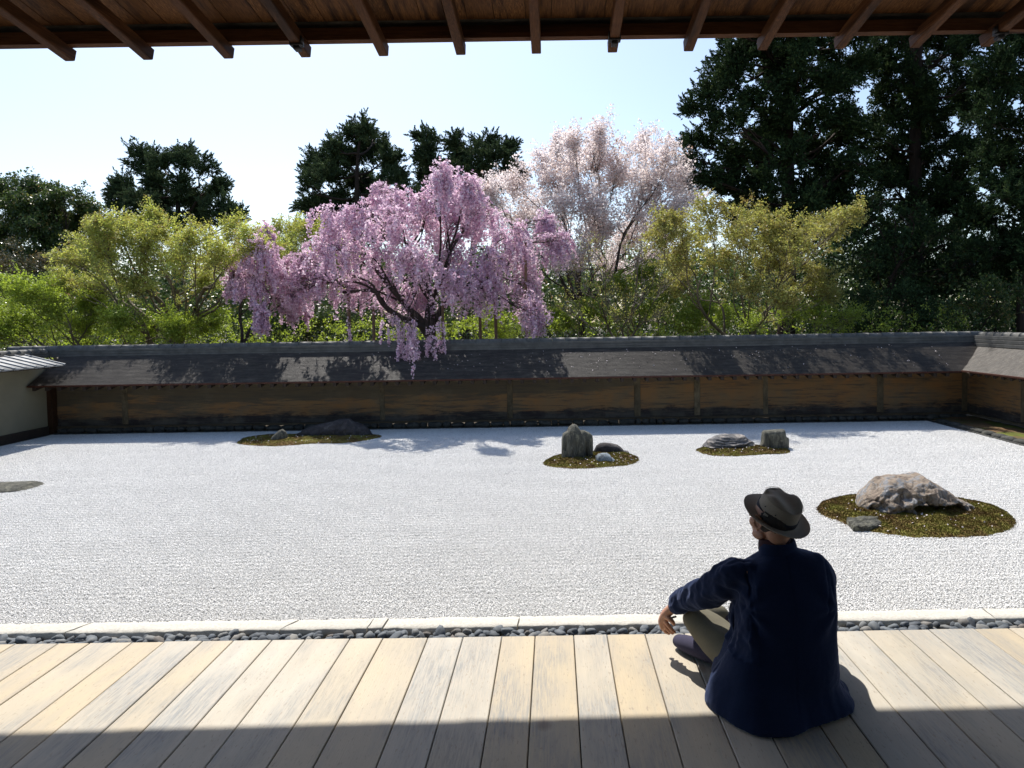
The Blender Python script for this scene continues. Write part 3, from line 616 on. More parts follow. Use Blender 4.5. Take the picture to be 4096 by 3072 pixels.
# ------------------------------------------------------------------ MOSS ISLANDS
MT['petal'] = M_simple('fallen_petal', (0.75, 0.66, 0.66), .8, var=.05)
def zoomed(pts, ox, oy, zf): return [(ox+x/zf, oy+y/zf) for x, y in pts]
def island(pts, label, seed, tufts, petals, dome=.05, leafs=.019, name='moss_island'):
    W_ = [G(u, v, .01) for u, v in pts]; W_ = [(p.x, p.y) for p in W_]
    cx = sum(p[0] for p in W_)/len(W_); cy = sum(p[1] for p in W_)/len(W_)
    # resample closed outline
    Pn = np.array(W_); n0 = 120; d = np.r_[0, np.cumsum(np.linalg.norm(np.roll(Pn, -1, 0)-Pn, axis=1))]; Pc = np.vstack([Pn, Pn[:1]]); t = np.linspace(0, d[-1], n0, endpoint=False)
    O = np.stack([np.interp(t, d, Pc[:, 0]), np.interp(t, d, Pc[:, 1])], 1)
    root = empty(name, (cx, cy, 0)); tag(root, label, 'moss patch')
    rings = 26; V = []
    for r_ in range(rings+1):
        f = 1-(r_/rings)
        for i in range(n0):
            x = cx+(O[i, 0]-cx)*f; y = cy+(O[i, 1]-cy)*f
            jit = (.030*noise.noise(Vector((x*5, y*5, seed)))+.018*noise.noise(Vector((x*19, y*19, seed)))) if r_ < 2 else 0
            z = .018*min(1, (1-f)*9) + dome*(1-f*f) + .022*noise.fractal(Vector((x*2.6, y*2.6, seed)), .5, 2, 3)*min(1, (1-f)*6) + .006*noise.noise(Vector((x*40, y*40, seed))) - (.02 if r_ == 0 else 0)
            V.append((x+jit, y+jit, z))
    Q = [(r_*n0+i, r_*n0+(i+1) % n0, (r_+1)*n0+(i+1) % n0, (r_+1)*n0+i) for r_ in range(rings) for i in range(n0)]
    V = np.array(V); link('moss_mound', mesh_np('moss', V, Q, smooth=True, tint=np.full(len(V), .4)), root, MT['moss'])
    rg = np.random.default_rng(seed); q = np.array(Q); ar = np.linalg.norm(np.cross(V[q[:, 1]]-V[q[:, 0]], V[q[:, 3]]-V[q[:, 0]]), axis=1); ar /= ar.sum()
    def sample(M_):
        f = rg.choice(len(q), M_, p=ar); a, b_ = rg.random((2, M_, 1)); return (V[q[f, 0]]*(1-a)+V[q[f, 1]]*a)*(1-b_)+(V[q[f, 3]]*(1-a)+V[q[f, 2]]*a)*b_
    mb = MB(); p = sample(tufts); p[:, 2] += .003; dirs = np.tile([0, 0, 1.], (tufts, 1)); leaves(mb, p, leafs, rg, asp=.5, dirs=dirs*1.0)
    o = link('moss_tufts', mb.mesh('tufts'), root, MT['moss']); o['kind'] = 'stuff'
    mb = MB(); p = sample(petals); p[:, 2] += .012; leaves(mb, p, .022, rg, asp=.9, flat=.7); o = link('fallen_petals', mb.mesh('petals'), root, MT['petal']); o['kind'] = 'stuff'
    return root
island(zoomed([(135, 440), (190, 385), (300, 340), (450, 315), (600, 308), (1000, 295), (1400, 300), (1600, 340), (1800, 380), (1960, 430), (2080, 490), (2150, 560), (2165, 600), (2120, 650), (2000, 695), (1850, 725), (1650, 740), (1400, 742), (1150, 740), (1000, 725), (850, 705), (700, 680), (560, 650), (420, 605), (300, 560), (200, 520), (145, 480)], 3200, 1850, 2.469),
       'broad oval patch of green and brown moss around the large tan boulder nearest the veranda', 1, 42000, 110, .035)
island(zoomed([(248, 740), (300, 690), (400, 640), (540, 615), (800, 590), (1000, 578), (1300, 578), (1500, 590), (1620, 620), (1700, 670), (1700, 700), (1640, 745), (1500, 780), (1250, 800), (1050, 815), (850, 828), (650, 825), (450, 810), (330, 790), (262, 770)], 2100, 1650, 3.687),
       'round moss patch under the tall upright rock in the middle of the court', 2, 20000, 150, .04)
island(zoomed([(290, 545), (330, 525), (420, 512), (700, 498), (1200, 486), (1500, 495), (1660, 520), (1720, 560), (1700, 595), (1560, 612), (1300, 615), (1100, 630), (900, 643), (700, 640), (540, 635), (400, 605), (320, 575)], 2700, 1650, 3.687),
       'narrow moss patch under the layered rock and the square block', 3, 14000, 90, .04)
island(zoomed([(105, 470), (150, 430), (230, 405), (400, 388), (700, 378), (1000, 368), (1400, 366), (1640, 375), (1760, 392), (1740, 410), (1600, 440), (1450, 465), (1300, 478), (1100, 478), (900, 485), (750, 500), (560, 510), (400, 508), (250, 500), (140, 485)], 900, 1600, 2.765),
       'long moss patch strewn with petals beside the back wall, under the dark mound rock', 4, 20000, 190, .05)
def scatter_petals(name, label, pts, size, seed):
    rg_ = np.random.default_rng(seed); mb = MB(); leaves(mb, pts, size, rg_, asp=.9, flat=.6); o = link(name, mb.mesh(name), mat=MT['petal']); tag(o, label, 'petals', kind='stuff')
rg_ = np.random.default_rng(8); n_ = 280; px_ = rg_.normal(1.5, 4.2, n_).clip(-11, 8.8); d_ = rg_.random(n_)**.6*1.0
scatter_petals('fallen_petals', 'white cherry petals scattered over the bark roof of the back wall', np.stack([px_, WY+ED+.02+d_, ZE+SLW*(d_+.02)+.012], 1), .022, 9)
# ------------------------------------------------------------------ ROCKS
def rock(out, label, mat_, y_back=0.0, depth=.5, seed=1, amp=.03, strata=0.0, vert=0.0, notch=None, base_v=None, sq=2.4, sink=.04, nx=90, ns=44, name='rock', crag=1.0, fac=0.0):
    """silhouette from left to right given as it stands over the gravel; cross-sections are half super-ellipses"""
    bv = max(p[1] for p in out) if base_v is None else base_v
    uc = sum(p[0] for p in out)/len(out); yb = G(uc, bv, .03).y + depth*.5
    pts = [P(u, v, yb) for u, v in out]; X = np.array([p.x for p in pts]); Z = np.array([p.z for p in pts]); X = np.maximum.accumulate(X+np.arange(len(X))*1e-4)
    z0 = -.02; V = []
    xs = np.linspace(X[0], X[-1], nx+1); L_ = X[-1]-X[0]; xc = (X[0]+X[-1])/2
    for i, x in enumerate(xs):
        t = (x-X[0])/L_; h = float(np.interp(x, X, Z))-z0; h = max(h, .012)
        e = (1-abs(2*t-1)**3.2)**.5 if 0 < t < 1 else 0; dh = depth*.5*max(e, .02)
        for k in range(ns+1):
            th = math.pi*k/ns; c, s_ = math.cos(th), math.sin(th)
            yy = -math.copysign(abs(c)**(2/sq), c)*dh; zz = abs(s_)**(2/sq)*h
            p = Vector((x, yb+yy, z0+zz)); q = Vector((x*3+seed*11, (yb+yy)*3, (z0+zz)*3))
            if vert: q.z *= .25
            if strata: q = Vector((q.x*.5+q.z*.2, q.y*.5, q.z*3.5))
            nz = noise.fractal(q*.9, .7, 2.1, 5)+.55*(abs(noise.noise(q*2.1))*-2+.5)*crag + .25*(noise.voronoi(q*2.5)[0][0]-.4)*crag
            dirv = Vector((0, -c, s_*.6)); edge = min(1, h/.08)
            if fac: 
                cell = noise.cell(q*2.2); nz += fac*(cell-.5)
                nz += .35*(abs(noise.noise(q*5.3))*-2+.45)+.18*(abs(noise.noise(q*11))*-2+.45)
            lim = (0.15+.85*(1-s_)) if True else 1
            p += dirv*(nz*amp*lim*edge)
            p.x += .5*amp*noise.noise(q*1.7+Vector((5, 2, 1)))*edge
            if notch and c > 0:
                n0_, n1_, nh, nd = notch
                if n0_ < t < n1_ and zz < nh: 
                    w_ = min(1, min(t-n0_, n1_-t)*14)*min(1, (nh-zz)/.03); p.y += nd*w_
            V.append(p)
    k = ns+1; Q = [(i*k+j, (i+1)*k+j, (i+1)*k+j+1, i*k+j+1) for i in range(nx) for j in range(ns)]
    o = link(name, mesh_np(name, [tuple(p) for p in V], Q, None, True), mat=mat_); tag(o, label, 'rock'); return o
RA = M_rock('tan_boulder', [(0.33, (0.05, 0.042, 0.038)), (0.4, (0.21, 0.165, 0.13)), (0.5, (0.33, 0.265, 0.20)), (0.6, (0.23, 0.24, 0.255)), (0.75, (0.47, 0.43, 0.37))], 7.5, bump=1.0)
RB = M_rock('grey_green_rock', [(0.3, (0.032, 0.032, 0.028)), (0.5, (0.09, 0.09, 0.073)), (0.7, (0.18, 0.175, 0.14))], 5, ax=(2.2, 2.2, .5), bump=.8, lich=(0.22, 0.21, 0.15))
RC = M_rock('dark_rock', [(0.3, (0.022, 0.020, 0.022)), (0.55, (0.055, 0.05, 0.05)), (0.75, (0.15, 0.14, 0.13))], 5, bump=.8)
RD_ = M_rock('layered_rock', [(0.3, (0.03, 0.03, 0.032)), (0.48, (0.13, 0.13, 0.135)), (0.6, (0.36, 0.32, 0.28)), (0.75, (0.5, 0.48, 0.45))], 5, ax=(.8, .8, 3), bump=1.0)
RE = M_rock('blue_grey_rock', [(0.3, (0.10, 0.12, 0.13)), (0.55, (0.24, 0.28, 0.30)), (0.75, (0.42, 0.45, 0.46))], 7, bump=.7)
rock(zoomed([(560, 430), (580, 380), (600, 330), (680, 250), (740, 200), (800, 150), (890, 135), (1010, 140), (1120, 130), (1160, 105), (1200, 140), (1260, 175), (1330, 210), (1400, 280), (1440, 290), (1520, 345), (1600, 375), (1655, 400), (1665, 470)], 3200, 1850, 2.469),
     'large craggy tan and grey boulder with a hollow under its front, nearest the veranda', RA, depth=.95, seed=3, amp=.115, notch=(.36, .82, .15, .34), base_v=1850+520/2.469, nx=150, ns=80, crag=1.5, fac=.3)
rock(zoomed([(505, 440), (520, 410), (560, 370), (600, 335), (635, 320), (665, 345), (685, 380), (695, 430)], 900, 1600, 2.765), 'small pointed grey rock at the left end of the long moss patch', RB, depth=.26, seed=5, amp=.02, base_v=1600+452/2.765, nx=50, ns=30)
rock(zoomed([(770, 400), (800, 370), (850, 350), (880, 320), (960, 290), (1060, 262), (1180, 238), (1250, 215), (1380, 208), (1420, 240), (1500, 265), (1560, 295), (1610, 340), (1640, 390)], 900, 1600, 2.765), 'long dark mound-shaped rock lying in front of the back wall', RC, depth=.62, seed=8, amp=.075, fac=.1, base_v=1600+410/2.765, nx=110, ns=50)
rock(zoomed([(425, 388), (470, 376), (600, 370), (720, 372), (785, 385)], 900, 1600, 2.765), 'very low dark rock half hidden behind the small pointed rock', RC, depth=.2, seed=9, amp=.008, base_v=1600+389/2.765, nx=40, ns=20)
rock(zoomed([(535, 660), (533, 640), (530, 560), (512, 480), (520, 400), (550, 310), (620, 265), (632, 225), (690, 180), (740, 172), (780, 190), (830, 260), (870, 255), (940, 290), (985, 330), (998, 400), (1000, 500), (1001, 640)], 2100, 1650, 3.687), 'tall upright grey-green rock with vertical grooves in the middle of the court', RB, depth=.42, seed=12, amp=.075, vert=1, base_v=1650+680/3.687, nx=130, ns=90, sq=3.0, fac=.12, crag=1.5)
rock(zoomed([(1010, 570), (1050, 490), (1110, 450), (1180, 445), (1280, 455), (1360, 475), (1420, 515), (1460, 560), (1520, 570), (1550, 600)], 2100, 1650, 3.687), 'low smooth dark brown rock behind and right of the tall upright rock', RC, depth=.3, seed=14, amp=.012, base_v=1650+592/3.687, nx=60, ns=34, crag=.3)
rock(zoomed([(1045, 650), (1080, 610), (1150, 595), (1210, 598), (1250, 620), (1280, 665), (1330, 700), (1345, 725)], 2100, 1650, 3.687), 'small pale blue-grey rock on moss beside the tall upright rock', RE, depth=.3, seed=15, amp=.025, base_v=1650+735/3.687, nx=60, ns=34)
rock(zoomed([(413, 520), (430, 470), (480, 425), (530, 380), (640, 340), (760, 320), (900, 318), (1000, 335), (1060, 380), (1100, 415), (1170, 440), (1195, 480), (1200, 530)], 2700, 1650, 3.687), 'low rounded rock of pale and dark layers, left of the square block', RD_, depth=.55, seed=18, amp=.075, strata=1, base_v=1650+540/3.687, nx=130, ns=80, crag=1.6, fac=.15)
rock(zoomed([(1252, 500), (1280, 440), (1298, 290), (1318, 268), (1480, 258), (1600, 250), (1612, 320), (1632, 360), (1668, 372), (1672, 460), (1655, 525)], 2700, 1650, 3.687), 'square-topped grey-green stone block standing on the narrow moss patch', RB, depth=.34, seed=21, amp=.025, vert=1, base_v=1650+525/3.687, nx=70, ns=50, sq=5)
rock([(x/1.58, 1250+y/1.58) for x, y in [(-160, 1100), (-90, 1088), (-20, 1092), (40, 1082), (80, 1086), (130, 1078), (185, 1080), (202, 1094), (222, 1104), (242, 1106)]], 'flat weathered grey rock almost level with the gravel at the left edge', RB, depth=.75, seed=24, amp=.05, strata=1, fac=.2, base_v=1250+1130/1.58, nx=80, ns=40)
def slab_stone():
    pts = zoomed([(465, 545), (520, 532), (700, 528), (770, 535), (780, 560), (810, 590), (760, 615), (640, 630), (530, 630), (500, 590), (470, 565)], 3200, 1850, 2.469)
    W_ = [G(u, v, .06) for u, v in pts]; c = sum(W_, Vector())/len(W_); Pn = np.array([tuple(p) for p in W_]); n0 = 72; d = np.r_[0, np.cumsum(np.linalg.norm(np.roll(Pn, -1, 0)-Pn, axis=1))]; Pc = np.vstack([Pn, Pn[:1]]); t = np.linspace(0, d[-1], n0, endpoint=False)
    V = []
    for f, z in ((1.05, .0), (1.02, .035), (1, .055), (.9, .062), (.7, .066), (.4, .068), (.1, .068)):
        for i in range(n0):
            x = c.x+(np.interp(t[i], d, Pc[:, 0])-c.x)*f; y = c.y+(np.interp(t[i], d, Pc[:, 1])-c.y)*f; V.append((x, y, z+.02*noise.fractal(Vector((x*7, y*7, 2)), .6, 2, 4)))
    Q = [(r_*n0+i, r_*n0+(i+1) % n0, (r_+1)*n0+(i+1) % n0, (r_+1)*n0+i) for r_ in range(6) for i in range(n0)]
    me = bpy.data.meshes.new('slab'); me.from_pydata(V, [], Q+[tuple(range(6*n0, 7*n0))]); me.update(); o = link('rock', me, mat=RB); tag(o, 'flat grey slab lying in moss in front of the large tan boulder', 'rock')
slab_stone()
#TREES-BEGIN
# ------------------------------------------------------------------ TREES AND SHRUBS beyond the wall
S2 = 4096/2212.0                              # survey sketches were measured on a 2212-wide view
YEL = [(0, (0.24, 0.16, 0.07)), (0.25, (0.38, 0.36, 0.11)), (0.6, (0.49, 0.53, 0.14)), (1, (0.57, 0.67, 0.20))]
MT['l_maple'] = leaf_mat('young_maple_leaf', YEL, .5, tcol=(1, 1, .7))
MT['l_maple2'] = leaf_mat('fresh_maple_leaf', [(0, (0.17, 0.18, 0.035)), (0.5, (0.32, 0.40, 0.075)), (1, (0.46, 0.56, 0.13))], .5, tcol=(.95, 1, .5))
MT['l_olive'] = leaf_mat('bronze_maple_leaf', [(0, (0.22, 0.15, 0.07)), (0.4, (0.37, 0.34, 0.11)), (1, (0.50, 0.55, 0.17))], .45, tcol=(1, 1, .7))
MT['l_pink'] = leaf_mat('pink_blossom', [(0, (0.44, 0.26, 0.36)), (0.3, (0.73, 0.51, 0.64)), (0.75, (0.87, 0.69, 0.79)), (1, (0.93, 0.84, 0.89))], .5, .7)
MT['l_white'] = leaf_mat('white_blossom', [(0, (0.34, 0.20, 0.13)), (0.15, (0.56, 0.44, 0.38)), (0.38, (0.78, 0.69, 0.67)), (1, (0.91, 0.86, 0.86))], .62, .7)
MT['l_cedar'] = leaf_mat('cedar_needles', [(0, (0.035, 0.050, 0.028)), (0.6, (0.075, 0.115, 0.052)), (1, (0.15, 0.20, 0.08))], .2, .8, .1)
MT['l_cypress'] = leaf_mat('cypress_spray', [(0, (0.016, 0.028, 0.014)), (0.6, (0.040, 0.070, 0.027)), (0.9, (0.080, 0.13, 0.045)), (1, (0.13, 0.17, 0.06))], .18, .8, .1)
MT['l_broad'] = leaf_mat('glossy_evergreen_leaf', [(0, (0.03, 0.05, 0.016)), (0.6, (0.07, 0.12, 0.03)), (0.88, (0.19, 0.23, 0.055)), (1, (0.32, 0.22, 0.09))], .35, .4, .45)
MT['l_photinia'] = leaf_mat('bronze_hedge_leaf', [(0, (0.03, 0.04, 0.015)), (0.5, (0.08, 0.085, 0.03)), (0.8, (0.20, 0.13, 0.05)), (1, (0.34, 0.27, 0.12))], .2, .25, .6)
MT['twig'] = M_simple('fine_twig', (0.085, 0.06, 0.045), .8, bump=0); MT['twig_p'] = M_simple('pale_twig', (0.20, 0.17, 0.11), .8, bump=0)
MT['twig_g'] = M_simple('grey_twig', (0.15, 0.13, 0.11), .8, bump=0)

SPN = {}
def spray_group():
    """instances the sprays kept in the mesh itself (flagged 'src', numbered 'sid') on the mesh's loose points"""
    if 'g' in SPN: return SPN['g']
    ng = bpy.data.node_groups.new('leaf_sprays', 'GeometryNodeTree'); SPN['g'] = ng
    ng.interface.new_socket('Geometry', in_out='INPUT', socket_type='NodeSocketGeometry'); ng.interface.new_socket('Geometry', in_out='OUTPUT', socket_type='NodeSocketGeometry')
    N = ng.nodes; L = ng.links; gi = N.new('NodeGroupInput'); go = N.new('NodeGroupOutput')
    def att(n_, t): x = N.new('GeometryNodeInputNamedAttribute'); x.data_type = t; x.inputs[0].default_value = n_; return x.outputs[0]
    cmp_ = N.new('FunctionNodeCompare'); cmp_.data_type = 'FLOAT'; cmp_.operation = 'GREATER_THAN'; cmp_.inputs[1].default_value = .5; L.new(att('src', 'FLOAT'), cmp_.inputs[0])
    sep = N.new('GeometryNodeSeparateGeometry'); sep.domain = 'POINT'; L.new(gi.outputs[0], sep.inputs[0]); L.new(cmp_.outputs[0], sep.inputs[1])
    spl = N.new('GeometryNodeSplitToInstances'); spl.domain = 'POINT'; L.new(sep.outputs[0], spl.inputs[0]); L.new(att('sid', 'INT'), spl.inputs['Group ID'])
    ip = N.new('GeometryNodeInstanceOnPoints'); L.new(sep.outputs[1], ip.inputs['Points']); L.new(spl.outputs[0], ip.inputs['Instance'])
    ip.inputs['Pick Instance'].default_value = True; L.new(att('sid', 'INT'), ip.inputs['Instance Index'])
    er = N.new('FunctionNodeEulerToRotation'); L.new(att('rot', 'FLOAT_VECTOR'), er.inputs[0]); L.new(er.outputs[0], ip.inputs['Rotation'])
    L.new(att('scl', 'FLOAT'), ip.inputs['Scale']); L.new(ip.outputs[0], go.inputs[0])
    return ng
def spray_mesh(kind, size, length, n, rng, asp, K=6):
    """K small leafy shoots lying along +x"""
    Vs = []; Qs = []; C = []; S = []; off = 0
    for k in range(K):
        mb = MB(); t = rng.random(n)**.85; x = t*length
        if kind == 'conifer':
            p = np.stack([x, rng.normal(0, .16*length, n)*(1.1-t), rng.normal(0, .10*length, n)*(1.1-t)-.12*length*t*t], 1); d = np.stack([np.ones(n), p[:, 1]/length*5, p[:, 2]/length*3], 1)+rng.normal(0, .3, (n, 3)); leaves(mb, p, size, rng, np.clip(rng.normal(.5, .22, n), 0, 1), asp, dirs=d)
        elif kind == 'weep':
            cl = rng.random(4); t = np.where(rng.random(n) < .4, np.clip(cl[rng.integers(0, 4, n)]+rng.normal(0, .05, n), 0, 1), t)
            p = np.stack([t*length, rng.normal(0, size*.42, n), rng.normal(0, size*.42, n)], 1); leaves(mb, p, size, rng, np.clip(rng.normal(.5, .2, n), 0, 1), asp)
        elif kind == 'round':
            p = np.stack([x, rng.normal(0, .22*length, n), rng.normal(0, .22*length, n)], 1); leaves(mb, p, size, rng, np.clip(rng.normal(.5, .22, n), 0, 1), asp)
        else:
            sd = np.where(np.arange(n) % 2 == 0, 1, -1); p = np.stack([x, sd*np.abs(rng.normal(0, .18*length, n)), rng.normal(0, .07*length, n)], 1); leaves(mb, p, size, rng, np.clip(rng.normal(.5, .2, n), 0, 1), asp, flat=.5)
        V = np.concatenate(mb.V); Vs.append(V); Qs.append(np.concatenate(mb.Q)+off); C.append(np.concatenate(mb.C)); S.append(np.full(len(V), k)); off += len(V)
    return np.concatenate(Vs), np.concatenate(Qs), np.concatenate(C), np.concatenate(S)
def spray_object(name, parent, mat_, pts, dirs, tone, kind, size, length, n, rng, asp, upflat=False):
    K = 6; V, Q, C, S = spray_mesh(kind, size, length, n, rng, asp, K); M = len(pts)
    me = mesh_np(name, np.concatenate([V, pts]), Q, tint=np.concatenate([C, np.full(M, .5)]))
    yaw = np.arctan2(dirs[:, 1], dirs[:, 0]); pit = -np.arctan2(dirs[:, 2], np.linalg.norm(dirs[:, :2], axis=1)+1e-6); rol = rng.uniform(-.5, .5, M) if upflat else rng.uniform(0, 6.28, M)
    z = np.zeros(len(V))
    def at(nm, ty, prop, arr): a = me.attributes.new(nm, ty, 'POINT'); a.data.foreach_set(prop, np.ascontiguousarray(arr).ravel())
    at('src', 'FLOAT', 'value', np.concatenate([z+1, np.zeros(M)]).astype(np.float32)); at('sid', 'INT', 'value', np.concatenate([S, rng.integers(0, K, M)]).astype(np.int32))
    at('rot', 'FLOAT_VECTOR', 'vector', np.concatenate([np.zeros((len(V), 3)), np.stack([rol, pit, yaw], 1)]).astype(np.float32))
    at('scl', 'FLOAT', 'value', np.concatenate([z, rng.uniform(.7, 1.3, M)]).astype(np.float32)); at('tone', 'FLOAT', 'value', np.concatenate([z, tone]).astype(np.float32))
    o = link(name, me, parent, mat_); md = o.modifiers.new('leaf_sprays', 'NODES'); md.node_group = spray_group(); return o
def grow_sprays(tw, per, rng, inner):
    """points and directions of `per` sprays on every twig"""
    n, S, _ = tw.shape; ti = inner+(1-inner)*rng.random((n, per)); f = ti*(S-1); i0 = np.minimum(f.astype(int), S-2); fr = (f-i0)[..., None]; ar = np.arange(n)[:, None]
    pp = tw[ar, i0]*(1-fr)+tw[ar, i0+1]*fr; dv = tw[ar, i0+1]-tw[ar, i0]; dv /= np.linalg.norm(dv, axis=2, keepdims=True)+1e-6
    return pp.reshape(-1, 3), dv.reshape(-1, 3)
def kgroups(cs, k, rng):
    c = cs[rng.choice(len(cs), k, replace=False)]
    for _ in range(8):
        g_ = np.argmin(((cs[:, None]-c[None])**2).sum(2), 1)
        for j in range(k):
            if (g_ == j).any(): c[j] = cs[g_ == j].mean(0)
    return g_, c
def blob_w(bl, Y, dy=0.0, rnd=None):
    """(u, v, ru, rv[, dy]) on the 2212 view -> centre and radii in metres at depth Y"""
    u, v, ru, rv = bl[:4]; d = bl[4] if len(bl) > 4 else (rnd.uniform(*dy) if rnd is not None else 0.0)
    y = Y+d; c = P(u*S2, v*S2, y); k = S2*y/F
    return np.array(c), np.array([ru*k, max(ru, rv)*k*.8, rv*k])
def curve_noise(path, amp, rng):
    N, S, _ = path.shape
    off = rng.normal(size=(N, 3, 3)); t = np.linspace(0, 1, S)
    w_ = np.stack([np.sin(np.pi*t), np.sin(2*np.pi*t)*.6, np.sin(3*np.pi*t)*.35], 0)
    L_ = np.linalg.norm(path[:, -1]-path[:, 0], axis=1)[:, None, None]
    return path + amp*L_*np.einsum('nkc,ks->nsc', off, w_)
def tree(name, label, cat, base_u, Y, blobs, mode, leaf, bark, seed, ntw=60, lpt=20, lsize=.05, trunk_r=.14, fork=.45, group=None, twig='twig', spread=.035, tw_r=.006, sub=5, zb=-.2, inner=.15, asp=.6, per=4, slen=None, sn=None, dy=(-.8, .8), diff=1.0, lift_=.35):
    rng = np.random.default_rng(seed)
    B = [blob_w(b_, Y, dy, rng) for b_ in blobs]
    bx_ = P(base_u*S2, 700*S2, Y).x; base = np.array([bx_, Y, zb])
    allc = np.array([c for c, r in B]); it = int(np.argmax(allc[:, 2])); top = allc[it]; cen = allc.mean(0)
    root = empty(name, (bx_, Y, zb)); tag(root, label, cat, group)
    tb = MB(); wb = MB(); pts = []; dirs = []; tones = []
    slen = slen or lsize*4.5; sn = sn or 14
    if mode == 'conifer':
        tp = np.array([top[0], top[1], top[2]+B[it][1][2]*.7])
        path = curve_noise(bez(base[None], ((base+tp)/2)[None], tp[None], 14), .012, rng); tubes(tb, path, np.linspace(trunk_r, .02, 14)[None], 8); trunk = path[0]
        gid = None
    else:
        fz = base[2]+(cen[2]-base[2])*fork; fk = base*.6+cen*.4; fk[2] = fz
        path = curve_noise(bez(base[None], np.array([[base[0], base[1], fz*.6]]), fk[None], 9), .05, rng); tubes(tb, path, np.linspace(trunk_r*1.15, trunk_r*.8, 9)[None], 9); trunk = path[0]
        k = max(2, min(6, len(B)//4)); gid, gc = kgroups(allc, k, rng); mains = []
        for j in range(k):
            e = trunk[-1]*.3+gc[j]*.7; ctrl = trunk[-1]*.5+e*.5; ctrl[2] += (-.12 if mode == 'vase' else .15)*np.linalg.norm(e-trunk[-1])
            st = trunk[-1-(j % 3)]
            mp_ = curve_noise(bez(st[None], ctrl[None], e[None], 12), .07, rng); tubes(tb, mp_, np.linspace(trunk_r*.55, trunk_r*.22, 12)[None], 7); mains.append(mp_[0])
    for bi, (c, r) in enumerate(B):
        vol = r[0]*r[2]
        if mode == 'conifer':
            tz = c[2]-(.3*np.linalg.norm(c[:2]-base[:2])+.2*r[2]); i = int(np.argmin(abs(trunk[:, 2]-tz))); st = trunk[min(i, 12)]; ctrl = (st+c)/2+np.array([0, 0, -.1*abs(c[0]-st[0])]); r0 = trunk_r*.2
        else:
            mp_ = mains[gid[bi]]; st = mp_[rng.integers(4, 11)]; ctrl = st*.5+c*.5; ctrl[2] += (-.12 if mode == 'vase' else .15)*np.linalg.norm(c-st); r0 = trunk_r*.2
        limb = curve_noise(bez(st[None], ctrl[None], c[None], 10), .06, rng); tubes(tb, limb, np.linspace(r0, max(.009, r0*.25), 10)[None], 5); limb = limb[0]
        ns = max(3, int(sub*max(1, vol**.5*.8))); d = rng.normal(size=(ns, 3)); d /= np.linalg.norm(d, axis=1, keepdims=True); d *= rng.uniform(.35, .8, (ns, 1))
        e = c+d*r*.95; sst = limb[rng.integers(4, 10, ns)]
        lift = np.zeros((ns, 3)); lift[:, 2] = {'vase': -.05, 'weep': .25, 'conifer': -.05, 'round': .05}[mode]*np.linalg.norm(e-sst, axis=1)
        sec = curve_noise(bez(sst, (sst+e)/2+lift, e, 7), .07, rng); tubes(wb, sec, np.linspace(max(.009, r0*.32), .005, 7)[None].repeat(ns, 0), 4)
        pn = max(3, int(ntw*max(.35, vol)/ns))
        for k in range(ns):
            ce = e[k]; rr = r*rng.uniform(.42, .7)*diff; n = pn; d = rng.normal(size=(n, 3)); d /= np.linalg.norm(d, axis=1, keepdims=True)
            if mode == 'vase': d[:, 2] = np.abs(d[:, 2])*1.1-.25
            q = ce+d*rr*rng.uniform(.3, 1.1, (n, 1)); s0 = sec[k][rng.integers(2, 7, n)]
            if mode == 'weep':
                hang = rng.uniform(.35, 1.0, n)**1.3*r[2]*1.2+.12; t = np.linspace(0, 1, 8)[None, :]; out = 1-(1-t)**2.2
                top_ = s0[:, 2:3]+.06+rng.uniform(0, .16, (n, 1))
                x = s0[:, 0:1]+(q[:, 0:1]-s0[:, 0:1])*out; y = s0[:, 1:2]+(q[:, 1:2]-s0[:, 1:2])*out
                z = s0[:, 2:3]+(top_-s0[:, 2:3])*np.sin(np.pi*np.minimum(t*1.6, 1))-hang[:, None]*t**1.7
                tw = curve_noise(np.stack([x, y, z], -1), .018, rng)
            elif mode == 'vase':
                od = ce-trunk[-1]; od /= np.linalg.norm(od)+1e-6; od[2] = max(od[2]*.6, .05)
                dd = od[None]*.95+rng.normal(0, .42, (n, 3)); dd[:, 2] += lift_; dd /= np.linalg.norm(dd, axis=1, keepdims=True)
                s0 = s0+(q-s0)*rng.uniform(0, .55, (n, 1)); q = s0+dd*(rng.uniform(.25, 1.0, (n, 1))**1.2*(.30+.55*float(np.mean(r)))*diff)
                mid = (s0+q)/2; mid[:, 2] -= .05*np.linalg.norm(q-s0, axis=1); tw = curve_noise(bez(s0, mid, q, 5), .05, rng)
            else:
                mid = (s0+q)/2; mid[:, 2] += {'vase': -.08, 'conifer': -.10, 'round': .0}[mode]*np.linalg.norm(q-s0, axis=1)
                if mode == 'conifer': q[:, 2] += .10*np.linalg.norm(q-s0, axis=1)
                tw = curve_noise(bez(s0, mid, q, 5), .05, rng)
            nv = int(n*(.45 if mode == 'conifer' else 1)); S_ = tw.shape[1]
            if nv: tubes(wb, tw[:nv], np.linspace(tw_r, tw_r*.35, S_)[None].repeat(nv, 0), 3)
            p_, d_ = grow_sprays(tw, per, rng, inner); d_ = d_+rng.normal(0, .55 if mode != 'weep' else .12, d_.shape)
            if mode == 'weep': d_[:, 2] -= .5
            pts.append(p_+rng.normal(0, spread, p_.shape)); dirs.append(d_); tones.append(np.repeat(rng.normal(0, .09, n), per)+rng.normal(0, .05, n*per)+rng.normal(0, .05))
    pts = np.concatenate(pts); dirs = np.concatenate(dirs); dirs /= np.linalg.norm(dirs, axis=1, keepdims=True)+1e-6
    link('trunk', tb.mesh('trunk', True), root, MT[bark])
